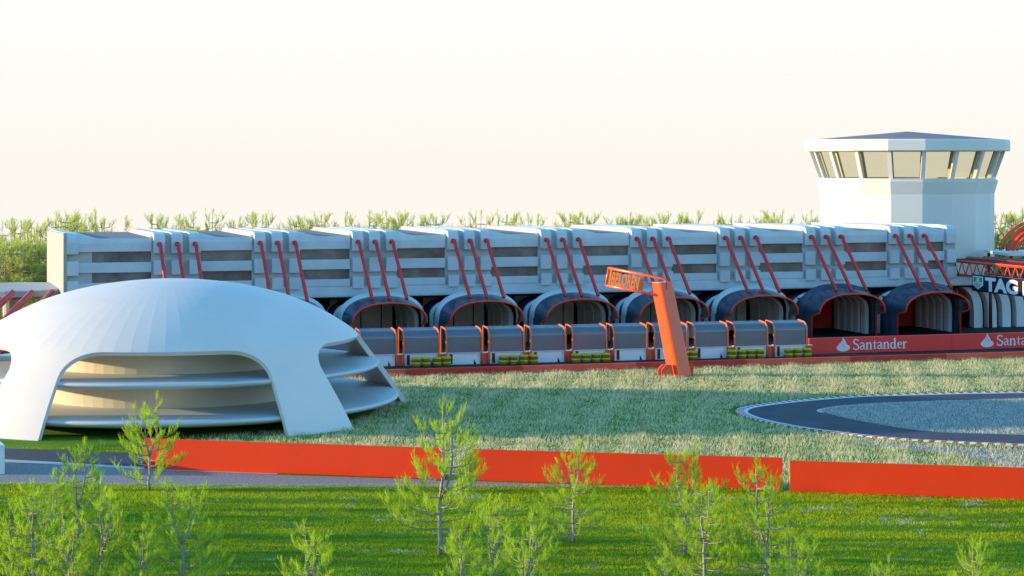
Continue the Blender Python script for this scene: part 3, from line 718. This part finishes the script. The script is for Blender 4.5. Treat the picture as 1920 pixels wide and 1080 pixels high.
disc('upper_floor', 12.55, 2.90, 0.42); disc('lower_floor', 13.70, 0.98, 0.46)
MB().loft([circ(7.85, 2.49, 72), circ(7.65, 0.985, 72)][::-1]).build('lower_drum', M['drum'], dome)
MB().loft([circ(7.6, 2.905, 72), circ(7.6, 6.2, 72)]).build('upper_drum', M['drum'], dome)
MB().loft([circ(6.6, 0.0, 48), circ(6.6, 0.4, 48)]).build('base_plinth', M['black'], dome)

# ------------------------------------------------------------------ side pavilion at the far left
an = empty('side_pavilion', (0, 0, 0)); 
tag(an, 'low side pavilion with flat grey roof and thick red struts, far left', 'pavilion')
ac = G(28, 537, 4.75)
pts = []
for a in range(0, 360, 30): pts.append((ac.x + 5.0 * math.cos(R(a + 8)), ac.y + 6.5 * math.sin(R(a + 8))))
q = MB(); q.loft([[(ac.x + (x - ac.x) * 0.8, ac.y + (y - ac.y) * 0.8, 4.0) for x, y in pts], [(x, y, 4.25) for x, y in pts], [(x, y, 4.68) for x, y in pts]]); q.build('roof_edge', M['cream'], an)
q = MB(); q.loft([[(ac.x + (x - ac.x) * 0.99, ac.y + (y - ac.y) * 0.99, 4.683) for x, y in pts], [(ac.x + (x - ac.x) * 0.96, ac.y + (y - ac.y) * 0.96, 4.75) for x, y in pts]]); q.build('roof', M['conc2'], an)
for k, (xa, ya, xb, yb) in enumerate([(60, 549, 8, 601), (24, 549, -40, 606), (97, 548, 60, 590)]):
    a = G(xa, ya, 4.3); a.y -= 0.0
    a = Vector(((xa - 960) / 24.3, F / 24.3, HC - (ya - 300) / 24.3)); b_ = Vector(((xb - 960) / 25.0, F / 25.0, HC - (yb - 300) / 25.0))
    d_ = (b_ - a); b2 = a + d_ * (a.z / -d_.z) if d_.z < 0 else b_
    q = MB(); q.tube([a, b2], 0.27, 10); q.build('strut', M['pipe'], an)
q = MB(); q.loft([[(ac.x - 1 + 0.7 * math.cos(t), ac.y + 3 + 0.7 * math.sin(t), z) for t in np.linspace(0, 2 * math.pi, 17)[:-1]] for z in (0, 4.0)]); q.build('core', M['conc2'], an)

# ------------------------------------------------------------------ leaning pylon sign
pb = G(1268, 705)
py = empty('leaning_pylon_sign', pb, 0)
tag(py, 'leaning orange pylon in the meadow with a framed name sign on its arm', 'pylon sign')
lean = math.atan2(-31, 175)  # top shifts left
Hh = 6.55
def pyl(z, sc=1.0):
    cx = math.tan(lean) * z + 0.28 - 0.02 * z
    yaw = R(-33)
    base = [(-0.62, -0.42), (-0.50, -0.60), (0.50, -0.60), (0.66, -0.44), (0.66, 0.6), (-0.62, 0.6)]
    out = []
    for x, y in base:
        x *= sc; y *= sc
        out.append((cx + x * math.cos(yaw + R(66)) - y * math.sin(yaw + R(66)), x * math.sin(yaw + R(66)) + y * math.cos(yaw + R(66)), z))
    return out
q = MB(); q.loft([pyl(0, 1.0), pyl(Hh - 0.02, 0.92)]); q.build('post', M['pylon'], py, bevel=0.05)
for dx, dy in ((-0.95, -0.25), (-0.72, -0.6), (0.85, 0.3)):
    q = MB(); q.loft([[(dx - 0.35, dy + y_, 0), (dx + 0.35, dy + y_, 0), (dx + 0.35, dy + y_, 0.85), (dx - 0.05, dy + y_, 0.85), (dx - 0.35, dy + y_, 0.5)] for y_ in (-0.12, 0.12)]); q.build('foot_block', M['low_a'], py, bevel=0.03)
# arm in a plane facing the camera, tilted with the pylon
arm = empty('sign_arm', (math.tan(lean) * Hh + 0.1, -0.35, Hh - 0.25)); arm.parent = py; arm.rotation_euler = (0, -lean * -1.0 * -1.0, 0)
arm.rotation_euler = (0, R(9.5), R(-20))
q = MB()
q.tube([(0.35, 0, -0.2), (0.30, 0, 0.42), (0.1, 0, 0.5), (-3.95, 0, 0.5)], 0.10, 8); q.tube([(0.30, 0, -0.72), (-3.95, 0, -0.72)], 0.10, 8); q.tube([(-3.95, 0, 0.55), (-3.95, 0, -0.77)], 0.09, 8)
q.tube([(-1.35, 0, 0.5), (-1.35, 0, -0.72)], 0.06, 8)
q.build('sign_frame', M['pylon'], arm)
q = MB(); q.box(-3.92, -3.68, -0.04, 0.06, -0.68, 0.46); q.box(-1.62, -1.40, -0.04, 0.06, -0.60, 0.2); q.build('end_plate', M['letter'], arm)
t = text_obj('BELOREN', 'lettering', M['letter'], arm, (-3.60, -0.05, -0.56), 1.22, sx=0.395, offset=0.035, extrude=0.08)
q = MB()
for k in range(6):
    x = -3.3 + k * 0.31; q.bar((x, 0.03, 0.47), (x, 0.03, 0.25), 0.035)
q.build('grille_bar', M['trussm'], arm)

# ------------------------------------------------------------------ truss gantry with board, running from the building end over the pit lane
g0 = Vector((39.1, 190.0, 0)); gy = math.atan2(-math.cos(TH), math.sin(TH))  # local x runs towards the camera
gt = empty('truss_gantry', g0, gy)
tag(gt, 'orange truss gantry with shaded rear bars over the pit lane carrying a navy sponsor board', 'gantry')
T0, T1 = 0.0, 30.0
for k, w_ in enumerate((0.0, 1.7, 3.4)):
    q = MB(); zt = 6.05 + (0.22 if k else 0); 
    q.tube([(T0 - 0.2, w_, zt), (T1, w_, zt)], 0.13, 8)
    if k != 1: q.tube([(T0, w_, 4.85), (T1, w_, 4.85)], 0.13, 8)
    q.build('chord', M['trussm'] if k == 0 else M['steel'], gt)  # rear chords darker: their shade is put into the paint colour
    if k == 1: continue
    q = MB(); x = T0; up = False
    while x < T1 - 0.9:
        z_a, z_b = (4.85, zt) if not up else (zt, 4.85); q.tube([(x, w_, z_a), (x + 0.66, w_, z_b)], 0.05, 6); x += 0.66; up = not up
    q.build('web_bracing', M['trussm'] if k == 0 else M['steel'], gt)  # rear webs get the same painted shade tone
q = MB(); x = T0; fl_ = False
while x < T1 - 1:
    q.tube([(x, 0, 6.08), (x, 3.4, 6.24)], 0.07, 6); q.tube([(x, 0 if fl_ else 3.4, 6.10), (x + 0.8, 3.4 if fl_ else 0, 6.20)], 0.06, 6); x += 0.8; fl_ = not fl_
q.build('top_bracing', M['steel'], gt)  # shade on the rear top members painted as dark red
for w_ in (0.0, 3.4):
    q = MB(); q.tube([(T1 - 0.3, w_, 0), (T1 - 0.3, w_, 6.1)], 0.22, 10); q.build('leg', M['trussm'], gt)
    q = MB(); q.tube([(0.6, w_ + 0.2, 0), (0.6, w_ + 0.2, 4.8)], 0.16, 10); q.build('leg', M['steel'], gt)
q = MB(); q.box(4.4, 26, -0.35, -0.2, 3.62, 5.06); bd = q.build('sponsor_board', M['navy'], gt, bevel=0.02)
# shield emblem
def shield(s, z0): return [(-1 * s, z0 + 1.05 * s), (-1 * s, z0 - 0.45 * s), (0, z0 - 1.15 * s), (1 * s, z0 - 0.45 * s), (1 * s, z0 + 1.05 * s)]
eq = Ink(); X0 = 5.45; eq.poly([(X0 + x * 1.75, 4.40 + z) for x, z in shield(0.52, 0)]); 
eq.cur = 1; eq.poly([(X0 - 0.74, 4.44), (X0 + 0.74, 4.44), (X0 + 0.74, 4.86), (X0 - 0.74, 4.86)])
eq.cur = 0; eq.stroke([(X0 - 0.3, 4.78), (X0 + 0.3, 4.78)], 0.06); eq.stroke([(X0, 4.78), (X0, 4.46)], 0.30); eq.stroke([(X0 - 0.45, 4.58), (X0 + 0.45, 4.58)], 0.05)
eq.cur = 2
for k in range(5): eq.stroke([(X0 - 0.52 + k * 0.26, 4.36), (X0 - 0.52 + k * 0.26, 4.10 - 0.10 * (2 - abs(k - 2)))], 0.09)
eq.build('shield_emblem', [M['white'], M['green'], M['darkred']], bd, loc=(0, -0.355, 0), fixn=False)
t = text_obj('TAG', 'lettering', M['white'], bd, (6.80, -0.36, 3.80), 1.55, sx=1.75, offset=0.075, extrude=0.008)
t = text_obj('Heuer', 'lettering', M['white'], bd, (12.9, -0.36, 3.80), 1.55, sx=1.6, offset=0.075, extrude=0.008)

# ------------------------------------------------------------------ orange hoop canopy behind the gantry
hc = empty('hoop_canopy', (49.6, 202, 0), R(4))
tag(hc, 'raised deck with nested bright orange tubular hoops behind the truss gantry', 'canopy')
q = MB(); q.box(-3.6, 4.5, -3, 5, 6.05, 6.3); q.build('deck', M['whiterib'], hc, bevel=0.03)
for k, (rx, rz, y, r_) in enumerate([(4.15, 3.15, -2.0, 0.055), (3.95, 3.0, -2.0, 0.085), (3.40, 2.75, -2.0, 0.16), (3.05, 2.5, -1.6, 0.10), (2.6, 2.2, -1.2, 0.18), (2.1, 1.8, -0.8, 0.10), (1.7, 1.5, 0.4, 0.16)]):
    q = MB(); q.tube([(rx * math.cos(R(a)), y, 6.3 + rz * math.sin(R(a))) for a in range(0, 181, 8)], r_, 10); q.build('hoop', M['rim'] if k % 2 == 0 else M['pylon'], hc)
for x in (-3.2, 4.0):
    for y in (-2.6, 4.5):
        q = MB(); q.tube([(x, y, 0), (x, y, 6.05)], 0.15, 8); q.build('post', M['steel'], hc)

# ------------------------------------------------------------------ orange barriers in the foreground
def barrier(pa, pbb, h, label, ex=0.12):
    a = G(*pa); c = G(*pbb); d = c - a; Ln = d.length
    q = MB(); q.box(0, Ln, 0, ex, 0.02, h); o = q.build('orange_barrier', M['barrier'], bevel=0.015); o.location = a; o.rotation_euler = (0, 0, math.atan2(d.y, d.x))
    q = MB(); x = 0.6
    while x < Ln:
        q.box(x, x + 0.08, ex, ex + 0.5, 0, 0.08); q.bar((x + 0.04, ex + 0.45, 0.05), (x + 0.04, ex, h * 0.8), 0.06); x += 2.4
    b_ = q.build('rear_brace', M['steel'], o)
    tag(o, label, 'barrier', 'orange barriers between lawn and meadow')
barrier((270, 879), (832, 899.5), 1.48, 'bright orange barrier panel in front of the dome, left end at the side road')
barrier((884, 901.5), (1467, 919.5), 1.48, 'bright orange barrier panel in the middle, between the two gaps')
barrier((1481, 922.5), (2050, 942), 1.42, 'bright orange barrier panel below the hairpin, running out of frame at right')
# white board whose edge shows at the left side of the frame
a = G(4, 890); c = Vector((-25.9, 105.6, 0)); d = c - a
q = MB(); q.box(0, d.length, -0.12, 0.12, 0.02, 1.42); o = q.build('white_board', M['white'], bevel=0.015); o.location = a; o.rotation_euler = (0, 0, math.atan2(d.y, d.x))
tag(o, 'white upright board beside the side road at the left edge of the view', 'board')

# ------------------------------------------------------------------ trees
def blades_mesh(name, P, Dv, Wv, mats, mi=None, bend=None):
    "triangles: base P, tip P+Dv, half width vector Wv"
    n = len(P); v = np.empty((n, 3, 3), np.float32); v[:, 0] = P - Wv; v[:, 1] = P + Wv; v[:, 2] = P + Dv
    me = bpy.data.meshes.new(name); me.vertices.add(n * 3); me.vertices.foreach_set('co', v.ravel())
    me.loops.add(n * 3); me.loops.foreach_set('vertex_index', np.arange(n * 3, dtype=np.int32))
    me.polygons.add(n); me.polygons.foreach_set('loop_start', np.arange(0, n * 3, 3, dtype=np.int32)); me.polygons.foreach_set('loop_total', np.full(n, 3, dtype=np.int32))
    for m_ in mats: me.materials.append(m_)
    if mi is not None: me.polygons.foreach_set('material_index', mi.astype(np.int32))
    me.update(); me.validate(); return me
def make_tree(name, seed, H, Wd, needle_m, dens=1.0, low=0.03):
    rnd = random.Random(seed); nr = np.random.RandomState(seed)
    root = empty(name, (0, 0, 0)); tb = MB(); NP = []; ND = []
    leaders = []
    fork = H * rnd.uniform(0.25, 0.5); wob = [rnd.uniform(-0.06, 0.06) for _ in range(6)]
    base = [Vector((wob[k] * (k > 0), wob[-k] * (k > 0), fork * k / 4)) for k in range(5)]
    tb.tube(base, [0.085 * H / 5.5 * (1 - 0.25 * k / 4) for k in range(5)], 6)
    nl = rnd.choice([2, 2, 3])
    for j in range(nl):
        ang = rnd.uniform(0, 6.28); sp_ = rnd.uniform(0.03, 0.10) * H; hh = H * (1.0 if j == 0 else rnd.uniform(0.82, 0.97))
        pts = [base[-1]]
        for k in range(1, 7):
            t_ = k / 6; rr_ = sp_ * min(1, t_ * 2.2) ** 0.7
            pts.append(Vector((base[-1].x + rr_ * math.cos(ang) + rnd.uniform(-.04, .04), base[-1].y + rr_ * math.sin(ang) + rnd.uniform(-.04, .04), fork + (hh - fork) * t_)))
        tb.tube(pts, [0.055 * H / 5.5 * (1 - 0.85 * k / 6) for k in range(7)], 5); leaders.append(pts)
    def feather(p, ln, dirv, cnt):
        "a soft upright tuft of needles along a twig"
        for _ in range(cnt):
            t_ = rnd.random(); b = p + dirv * ln * t_
            dd = dirv * 1.0 + Vector((rnd.gauss(0, .36), rnd.gauss(0, .36), rnd.gauss(0.35, .25))); dd.normalize()
            NP.append(b); ND.append(dd * rnd.uniform(0.12, 0.27) * H / 5.5)
    z = low * H + 0.1
    while z < H * 0.93:
        f = z / H
        for _ in range(rnd.choice([2, 3, 3, 4])):
            if z < fork: o_ = base[min(4, int(z / fork * 4))].copy(); o_.z = z
            else:
                ld = rnd.choice(leaders); tt = (z - fork) / max(.01, ld[-1].z - fork)
                if tt > 0.97: continue
                i_ = min(5, int(tt * 6)); o_ = ld[i_].lerp(ld[i_ + 1], tt * 6 - i_)
            ang = rnd.uniform(0, 6.28); Lb = Wd * (1.08 - 0.86 * f ** 1.5) * rnd.uniform(0.55, 1.1); rise = rnd.uniform(0.25, 0.6)
            pth = []
            for k in range(7):
                t_ = k / 6; s_ = Lb * math.sin(t_ * 1.35) / math.sin(1.35)
                pth.append(o_ + Vector((math.cos(ang) * s_, math.sin(ang) * s_, Lb * rise * t_ ** 2.2)) + Vector((rnd.gauss(0, .015), rnd.gauss(0, .015), rnd.gauss(0, .015))))
            tb.tube(pth, [0.026 * H / 5.5 * (1 - 0.8 * k / 6) for k in range(7)], 4)
            nt_ = int(13 * Lb / 1.4 * dens) + 4
            for q_ in range(nt_):
                t_ = rnd.uniform(0.35, 1.0); i_ = min(5, int(t_ * 6)); p = pth[i_].lerp(pth[i_ + 1], t_ * 6 - i_)
                dv = Vector((math.cos(ang) * 0.25 + rnd.gauss(0, .25), math.sin(ang) * 0.25 + rnd.gauss(0, .25), 1)).normalized()
                ln = rnd.uniform(0.18, 0.62) * H / 5.5
                if rnd.random() < 0.5: tb.tube([p, p + dv * ln * 0.8], [0.008, 0.003], 3)
                feather(p, ln, dv, 15)
        z += H * rnd.uniform(0.040, 0.065)
    for ld in leaders:
        for _ in range(7): feather(ld[-1] - Vector((0, 0, rnd.uniform(0, .5))), 0.3 * H / 5.5, Vector((rnd.gauss(0, .2), rnd.gauss(0, .2), 1)).normalized(), 12)
    tb.build('trunk', M['bark'], root)
    P = np.array([tuple(p) for p in NP]); Dv = np.array([tuple(p) for p in ND]); n = len(P)
    Wv = np.cross(Dv, nr.normal(size=(n, 3))); Wv /= np.linalg.norm(Wv, axis=1)[:, None]; Wv *= (nr.uniform(0.005, 0.009, n) * H / 5.5)[:, None]
    me = blades_mesh('crown', P, Dv, Wv, [needle_m]); c = bpy.data.objects.new('crown', me); COL.objects.link(c); c.parent = root
    return root, H
protos = [make_tree('sapling', s_, 5.7, wd, M['needle'], 1.15) for s_, wd in [(11, 1.85), (23, 1.75), (37, 2.0), (41, 1.7), (59, 1.9)]]
used = set()
def place(k, x, y, ytop, label, group, rot=None):
    p = G(x, y); s = (y - HOR) / HC; Hwant = (y - ytop) / s
    root, H = protos[k]
    o = root if k not in used else copy_tree(root); used.add(k)
    o.location = p; sc = Hwant / H; o.scale = (sc * 1.14, sc * 1.14, sc); o.rotation_euler = (0, 0, random.uniform(0, 6.28) if rot is None else rot)
    tag(o, label, 'tree', group)
FG = 'young pine trees on the foreground lawn'
L_ = [(0, 825, 1040, 755, 'tallest slender pine sapling standing before the gap between the orange barriers'),
      (1, 1075, 1018, 832, 'pine sapling in front of the middle orange barrier, its base clear on the lawn'),
      (2, 1284, 1043, 836, 'pine sapling whose top is seen against the right part of the middle barrier'),
      (3, 280, 918, 742, 'pine sapling at the left end of the orange barrier, in front of the dome floors'),
      (4, 1437, 1098, 862, 'pine sapling in front of the right end of the middle barrier, by the narrow gap'),
      (2, 1322, 1100, 900, 'forked pine sapling just left of the one before the narrow barrier gap'),
      (4, 145, 1010, 824, 'thin pine sapling rising over the side road at left, tall pale trunk'),
      (0, 88, 1046, 888, 'bushy pine sapling left of the thin one over the side road'),
      (1, 62, 1105, 905, 'pine sapling near the lower left corner, trunk cut by the bottom edge'),
      (3, 192, 1108, 900, 'dense pine sapling at lower left, second trunk from the lawn opening'),
      (2, 342, 1106, 902, 'wide pine sapling at lower left, nearest to the open lawn'),
      (4, 922, 1112, 930, 'twin stemmed pine sapling at the bottom centre, in front of the tallest one'),
      (0, 982, 1165, 962, 'pine sapling at the bottom, right neighbour of the twin stemmed one'),
      (1, 585, 1180, 982, 'small pine tip alone at the bottom between left cluster and centre'),
      (3, 1655, 1180, 1042, 'tiny pine tip at the bottom edge, left of the last one at right'),
      (2, 1832, 1200, 1010, 'small pine at the bottom right corner of the lawn'),
      (1, 22, 1098, 950, 'pine sapling in the extreme lower left corner'),
      (4, 1238, 1180, 1035, 'low pine tip at the bottom, left of the forked sapling'),
      (3, 130, 1122, 960, 'low bushy pine at the bottom left, between two taller trunks'),
      (0, 262, 1124, 985, 'low pine at the bottom left between the dense and the wide sapling'),
      (1, 868, 1170, 1000, 'low pine at the bottom centre, left of the twin stemmed one'),
      (2, 1500, 1170, 1000, 'low pine at the bottom, right of the one before the barrier gap')]
for a in L_: place(*a, FG)
# trees standing outside the frame at the left throw the long shadows across the lawn
rn = random.Random(5)
for i, (y, dx) in enumerate([(1010, 6), (1030, 14), (1050, 22), (978, 9), (1068, 9), (955, 30), (996, 24), (1075, 30), (950, 12), (965, 20), (1012, 48), (1035, 58), (1020, 38), (1042, 44), (985, 50), (940, 44), (967, 36), (1060, 55), (1003, 60)]):
    p = G(0, y); 
    root, H = protos[i % 5]; o = copy_tree(root); o.location = (p.x - dx, p.y, 0); sc = rn.uniform(0.8, 1.15) ; o.scale = (sc,) * 3; o.rotation_euler = (0, 0, rn.uniform(0, 6))
    tag(o, 'young pine beyond the left edge of the view, shading the lawn', 'tree', 'pines outside the left edge')

# background trees
bprot = [make_tree('background_tree', s_, 5.7, wd, M['far'], 0.78, 0.02) for s_, wd in [(101, 2.4), (113, 2.2), (127, 2.6), (131, 2.3)]]
bused = set(); rb = random.Random(12)
def bplace(x, Y, ytop, label, group, wide=1.0):
    k = rb.randrange(4); root, H = bprot[k]; o = root if k not in bused else copy_tree(root); bused.add(k)
    s = F / Y; Hwant = HC - (ytop - HOR) / s; sc = Hwant / H
    o.location = ((x - 960) / s, Y, 0); o.scale = (sc * wide, sc * wide, sc); o.rotation_euler = (0, 0, rb.uniform(0, 6.28))
    tag(o, label, 'tree', group)
bays = ['first', 'second', 'third', 'fourth', 'fifth', 'sixth', 'seventh', 'eighth']
tops = [(120, 404), (152, 410), (172, 401), (200, 410), (242, 413), (285, 402), (345, 410), (375, 404), (400, 400), (455, 412), (490, 399), (550, 410), (575, 412), (598, 402), (655, 406), (685, 402), (730, 403), (755, 402), (775, 406),
        (823, 402), (880, 406), (900, 402), (938, 402), (980, 407), (1015, 410), (1080, 403), (1105, 400), (1155, 408), (1180, 406), (1205, 405), (1245, 404), (1265, 407), (1322, 401), (1390, 408), (1430, 406), (1462, 399), (1520, 402), (1545, 410)]
bb = [(0, 'left of the first pipe group'), (340, 'over the second wide window bay'), (520, 'over the second bay'), (700, 'over the third bay'), (880, 'over the fourth bay'), (1050, 'over the fifth bay'), (1220, 'over the sixth bay'), (1390, 'over the bay before the tower')]
per = {}
for x, yt in tops:
    c = max(i for i, (xx, _) in enumerate(bb) if x >= xx); per.setdefault(c, []).append((x, yt))
words = {1: ['single'], 2: ['left', 'right'], 3: ['left', 'middle', 'right'], 4: ['leftmost', 'inner left', 'inner right', 'rightmost'], 5: ['leftmost', 'inner left', 'central', 'inner right', 'rightmost'],
         6: ['leftmost', 'second from left', 'centre left', 'centre right', 'second from right', 'rightmost'], 7: ['leftmost', 'second from left', 'third from left', 'central', 'third from right', 'second from right', 'rightmost']}
for c, Lc in per.items():
    ymin = min(t_[1] for t_ in Lc)
    for j, (x, yt) in enumerate(Lc):
        wd = words[len(Lc)][j]
        bplace(x, 222 + rb.uniform(-3, 9), yt, 'roofline tree, %s one %s' % (wd, bb[c][1]), 'trees behind the pit building', rb.uniform(1.0, 1.25))
lt = [(-20, 440, 'at the extreme left edge'), (14, 424, 'second from the left edge'), (38, 410, 'bare topped, clear of the wood edge'), (70, 414, 'between two taller ones left of the end wall'), (104, 402, 'tallest one touching the end wall top')]
for x, yt, tl in lt: bplace(x, 214 + rb.uniform(-3, 3), yt, 'tree in the far left wood, ' + tl, 'trees of the wood at the left', 1.1)
for i in range(9): bplace(-10 + i * 15, 205 + rb.uniform(-3, 8), 450 + rb.uniform(-8, 12), 'low leafy tree filling the wood left of the pale end wall', 'undergrowth trees of the wood at the left', 1.7)
rt = [(1878, 400, 'just right of the control tower'), (1905, 403, 'over the orange hoops at the right edge'), (1930, 398, 'at the extreme right edge behind the hoops')]
for x, yt, tl in rt: bplace(x, 224, yt, 'green tree behind the gantry, ' + tl, 'trees behind the gantry', 1.1)
for i in range(4): bplace(1868 + i * 17, 219, 432, 'low green tree filling the gap between tower and hoops', 'undergrowth trees behind the gantry', 1.6)

# ------------------------------------------------------------------ grass
rs_ = np.random.RandomState(3)
def inpoly(px, py, poly):
    poly = np.array(poly); c = np.zeros(len(px), bool); n = len(poly); j = n - 1
    for i in range(n):
        xi, yi = poly[i]; xj, yj = poly[j]
        with np.errstate(divide='ignore', invalid='ignore'):
            hit = ((yi > py) != (yj > py)) & (px < (xj - xi) * (py - yi) / (yj - yi + 1e-12) + xi)
        c ^= hit; j = i
    return c
def scatter(n, y0, y1, xl=-60, xr=1990):
    "uniform on the ground inside the strip of land seen between two depths"
    Y = np.sqrt(rs_.uniform(y0 ** 2, y1 ** 2, n)); X = (rs_.uniform(xl, xr, n) - 960) / F * Y
    return X, Y
# meadow
NB = 330000
X, Y = scatter(NB, 97.5, 163)
Kout = offset(O_, sgn * 1.15)
keep = ~inpoly(X, Y, [tuple(p) for p in Kout] )
wy = lw0.y + (X - lw0.x) * (lwd.y / lwd.x); keep &= Y < wy - 0.15
br = np.interp(X, [-40, G(270, 879).x, G(832, 899).x, G(1467, 919).x, G(2050, 942).x, 60], [104, G(270, 879).y, G(832, 899).y, G(1467, 919).y, G(2050, 942).y, 92]); keep &= Y > br + 0.3
sx_ = 960 + X / Y * F; sy_ = 300 + HC / Y * F
keep &= ~((sx_ < 700) & (np.hypot(X - DC.x, Y - DC.y) < 12.5))
keep &= ~((sx_ < 700) & (sy_ > 790) & (rs_.rand(NB) > np.clip((sx_ - 300 + rs_.normal(0, 25, NB)) / 260, 0, 1)))
keep &= ~((sx_ < 30) & (sy_ > 760))
gv = [tuple(p)[:2] for p in L2([(1560, 826), (1700, 833), (1800, 838), (1920, 843), (2200, 848), (2200, 905), (1920, 880), (1800, 855), (1680, 840)])]
ing = inpoly(X, Y, gv); keep &= ~(ing & (rs_.rand(NB) < 0.5))
X = X[keep]; Y = Y[keep]; n = len(X)
h = rs_.uniform(0.12, 0.33, n) * (0.8 + 0.4 * (np.sin(X * 1.7 + Y) * np.sin(Y * 1.3 - X * 0.6)))
Dv = np.c_[rs_.normal(0.03, 0.09, n), rs_.normal(0, 0.07, n), h]; ang = rs_.uniform(0, math.pi, n)
Wv = np.c_[np.cos(ang), np.sin(ang), np.zeros(n)] * rs_.uniform(0.010, 0.022, n)[:, None]
pt = np.sin(X * 0.9 + 1.3 * np.sin(Y * 0.5)) * np.sin(Y * 0.7 + X * 0.2) * 0.12
rr = rs_.rand(n) + pt; mi = np.where(rr < 0.74, 0, np.where(rr < 0.87, 1, 2))
me = blades_mesh('meadow_grass', np.c_[X, Y, np.zeros(n)], Dv, Wv, [M['straw'], M['straw2'], M['blade']], mi)
o = bpy.data.objects.new('meadow_grass', me); COL.objects.link(o)
tag(o, 'tall dry pale meadow grass between the barriers and the pit wall', 'grass', kind='stuff')
# lawn
NB = 460000
X, Y = scatter(NB, 73, 111)
br = np.interp(X, [-60, G(270, 879).x, G(832, 899).x, G(1467, 919).x, G(2050, 942).x, 60], [112, 112, G(832, 899).y, G(1467, 919).y, G(2050, 942).y, 92])
sx_ = 960 + X / Y * F; sy_ = 300 + HC / Y * F
keep = (Y < br) | (sx_ < 290)
sr = [tuple(p)[:2] for p in L2([(-400, 824), (0, 839.5), (300, 850), (520, 856), (760, 869), (1000, 905), (1200, 911), (760, 909), (520, 910), (380, 909), (0, 905), (-400, 893)])]
keep &= ~inpoly(X, Y, sr)
def vnoise(x, y, seed):
    "smooth value noise"
    g_ = np.random.RandomState(seed).rand(256, 256); xi = np.floor(x).astype(int); yi = np.floor(y).astype(int); fx = x - xi; fy = y - yi
    fx = fx * fx * (3 - 2 * fx); fy = fy * fy * (3 - 2 * fy)
    return (g_[xi % 256, yi % 256] * (1 - fx) + g_[(xi + 1) % 256, yi % 256] * fx) * (1 - fy) + (g_[xi % 256, (yi + 1) % 256] * (1 - fx) + g_[(xi + 1) % 256, (yi + 1) % 256] * fx) * fy
st = 0.5 * vnoise(X * 0.10 + 50, Y * 0.9, 1) + 0.3 * vnoise(X * 0.35 + 50, Y * 2.2, 2) + 0.2 * vnoise(X * 1.2 + 90, Y * 2.5, 3)  # colour streaks imitate long tree shadows on the mown grass
ptc = vnoise(X * 0.55 + 40, Y * 1.6, 4) * 0.7 + vnoise(X * 2 + 40, Y * 3, 5) * 0.3

X = X[keep]; Y = Y[keep]; st = st[keep]; ptc = ptc[keep]; n = len(X)
Dv = np.c_[rs_.normal(0, 0.035, n), rs_.normal(0, 0.03, n), rs_.uniform(0.03, 0.10, n) * (0.5 + st)]; ang = rs_.uniform(0, math.pi, n)
Wv = np.c_[np.cos(ang), np.sin(ang), np.zeros(n)] * rs_.uniform(0.008, 0.018, n)[:, None]
v_ = st + rs_.normal(0, 0.08, n)
mi = np.where(v_ > 0.60, 2, np.where(v_ > 0.44, 0, 1))
mi = np.where(ptc + rs_.normal(0, 0.02, n) > 0.82, 3, mi)
me = blades_mesh('lawn_grass', np.c_[X, Y, np.zeros(n)], Dv, Wv, [M['lawn'], M['lawn2'], M['lawn3'], M['fleck']], mi)
o = bpy.data.objects.new('lawn_grass', me); COL.objects.link(o)
tag(o, 'short bright green lawn in the foreground below the orange barriers', 'grass', kind='stuff')
# sparse weeds in the gravel inside the hairpin
NB = 60000
X, Y = scatter(NB, 112, 138, 1500, 1990)
keep = inpoly(X, Y, [tuple(p) for p in I_]); X = X[keep]; Y = Y[keep]; n = len(X)
Dv = np.c_[rs_.normal(0, 0.04, n), rs_.normal(0, 0.04, n), rs_.uniform(0.04, 0.16, n)]; ang = rs_.uniform(0, math.pi, n)
Wv = np.c_[np.cos(ang), np.sin(ang), np.zeros(n)] * rs_.uniform(0.008, 0.02, n)[:, None]
me = blades_mesh('gravel_weeds', np.c_[X, Y, np.full(n, 0.012)], Dv, Wv, [M['palew'], M['blade']], (rs_.rand(n) < 0.15).astype(int))
o = bpy.data.objects.new('gravel_weeds', me); COL.objects.link(o)
tag(o, 'sparse pale weeds standing in the gravel inside the track hairpin', 'weeds', kind='stuff')
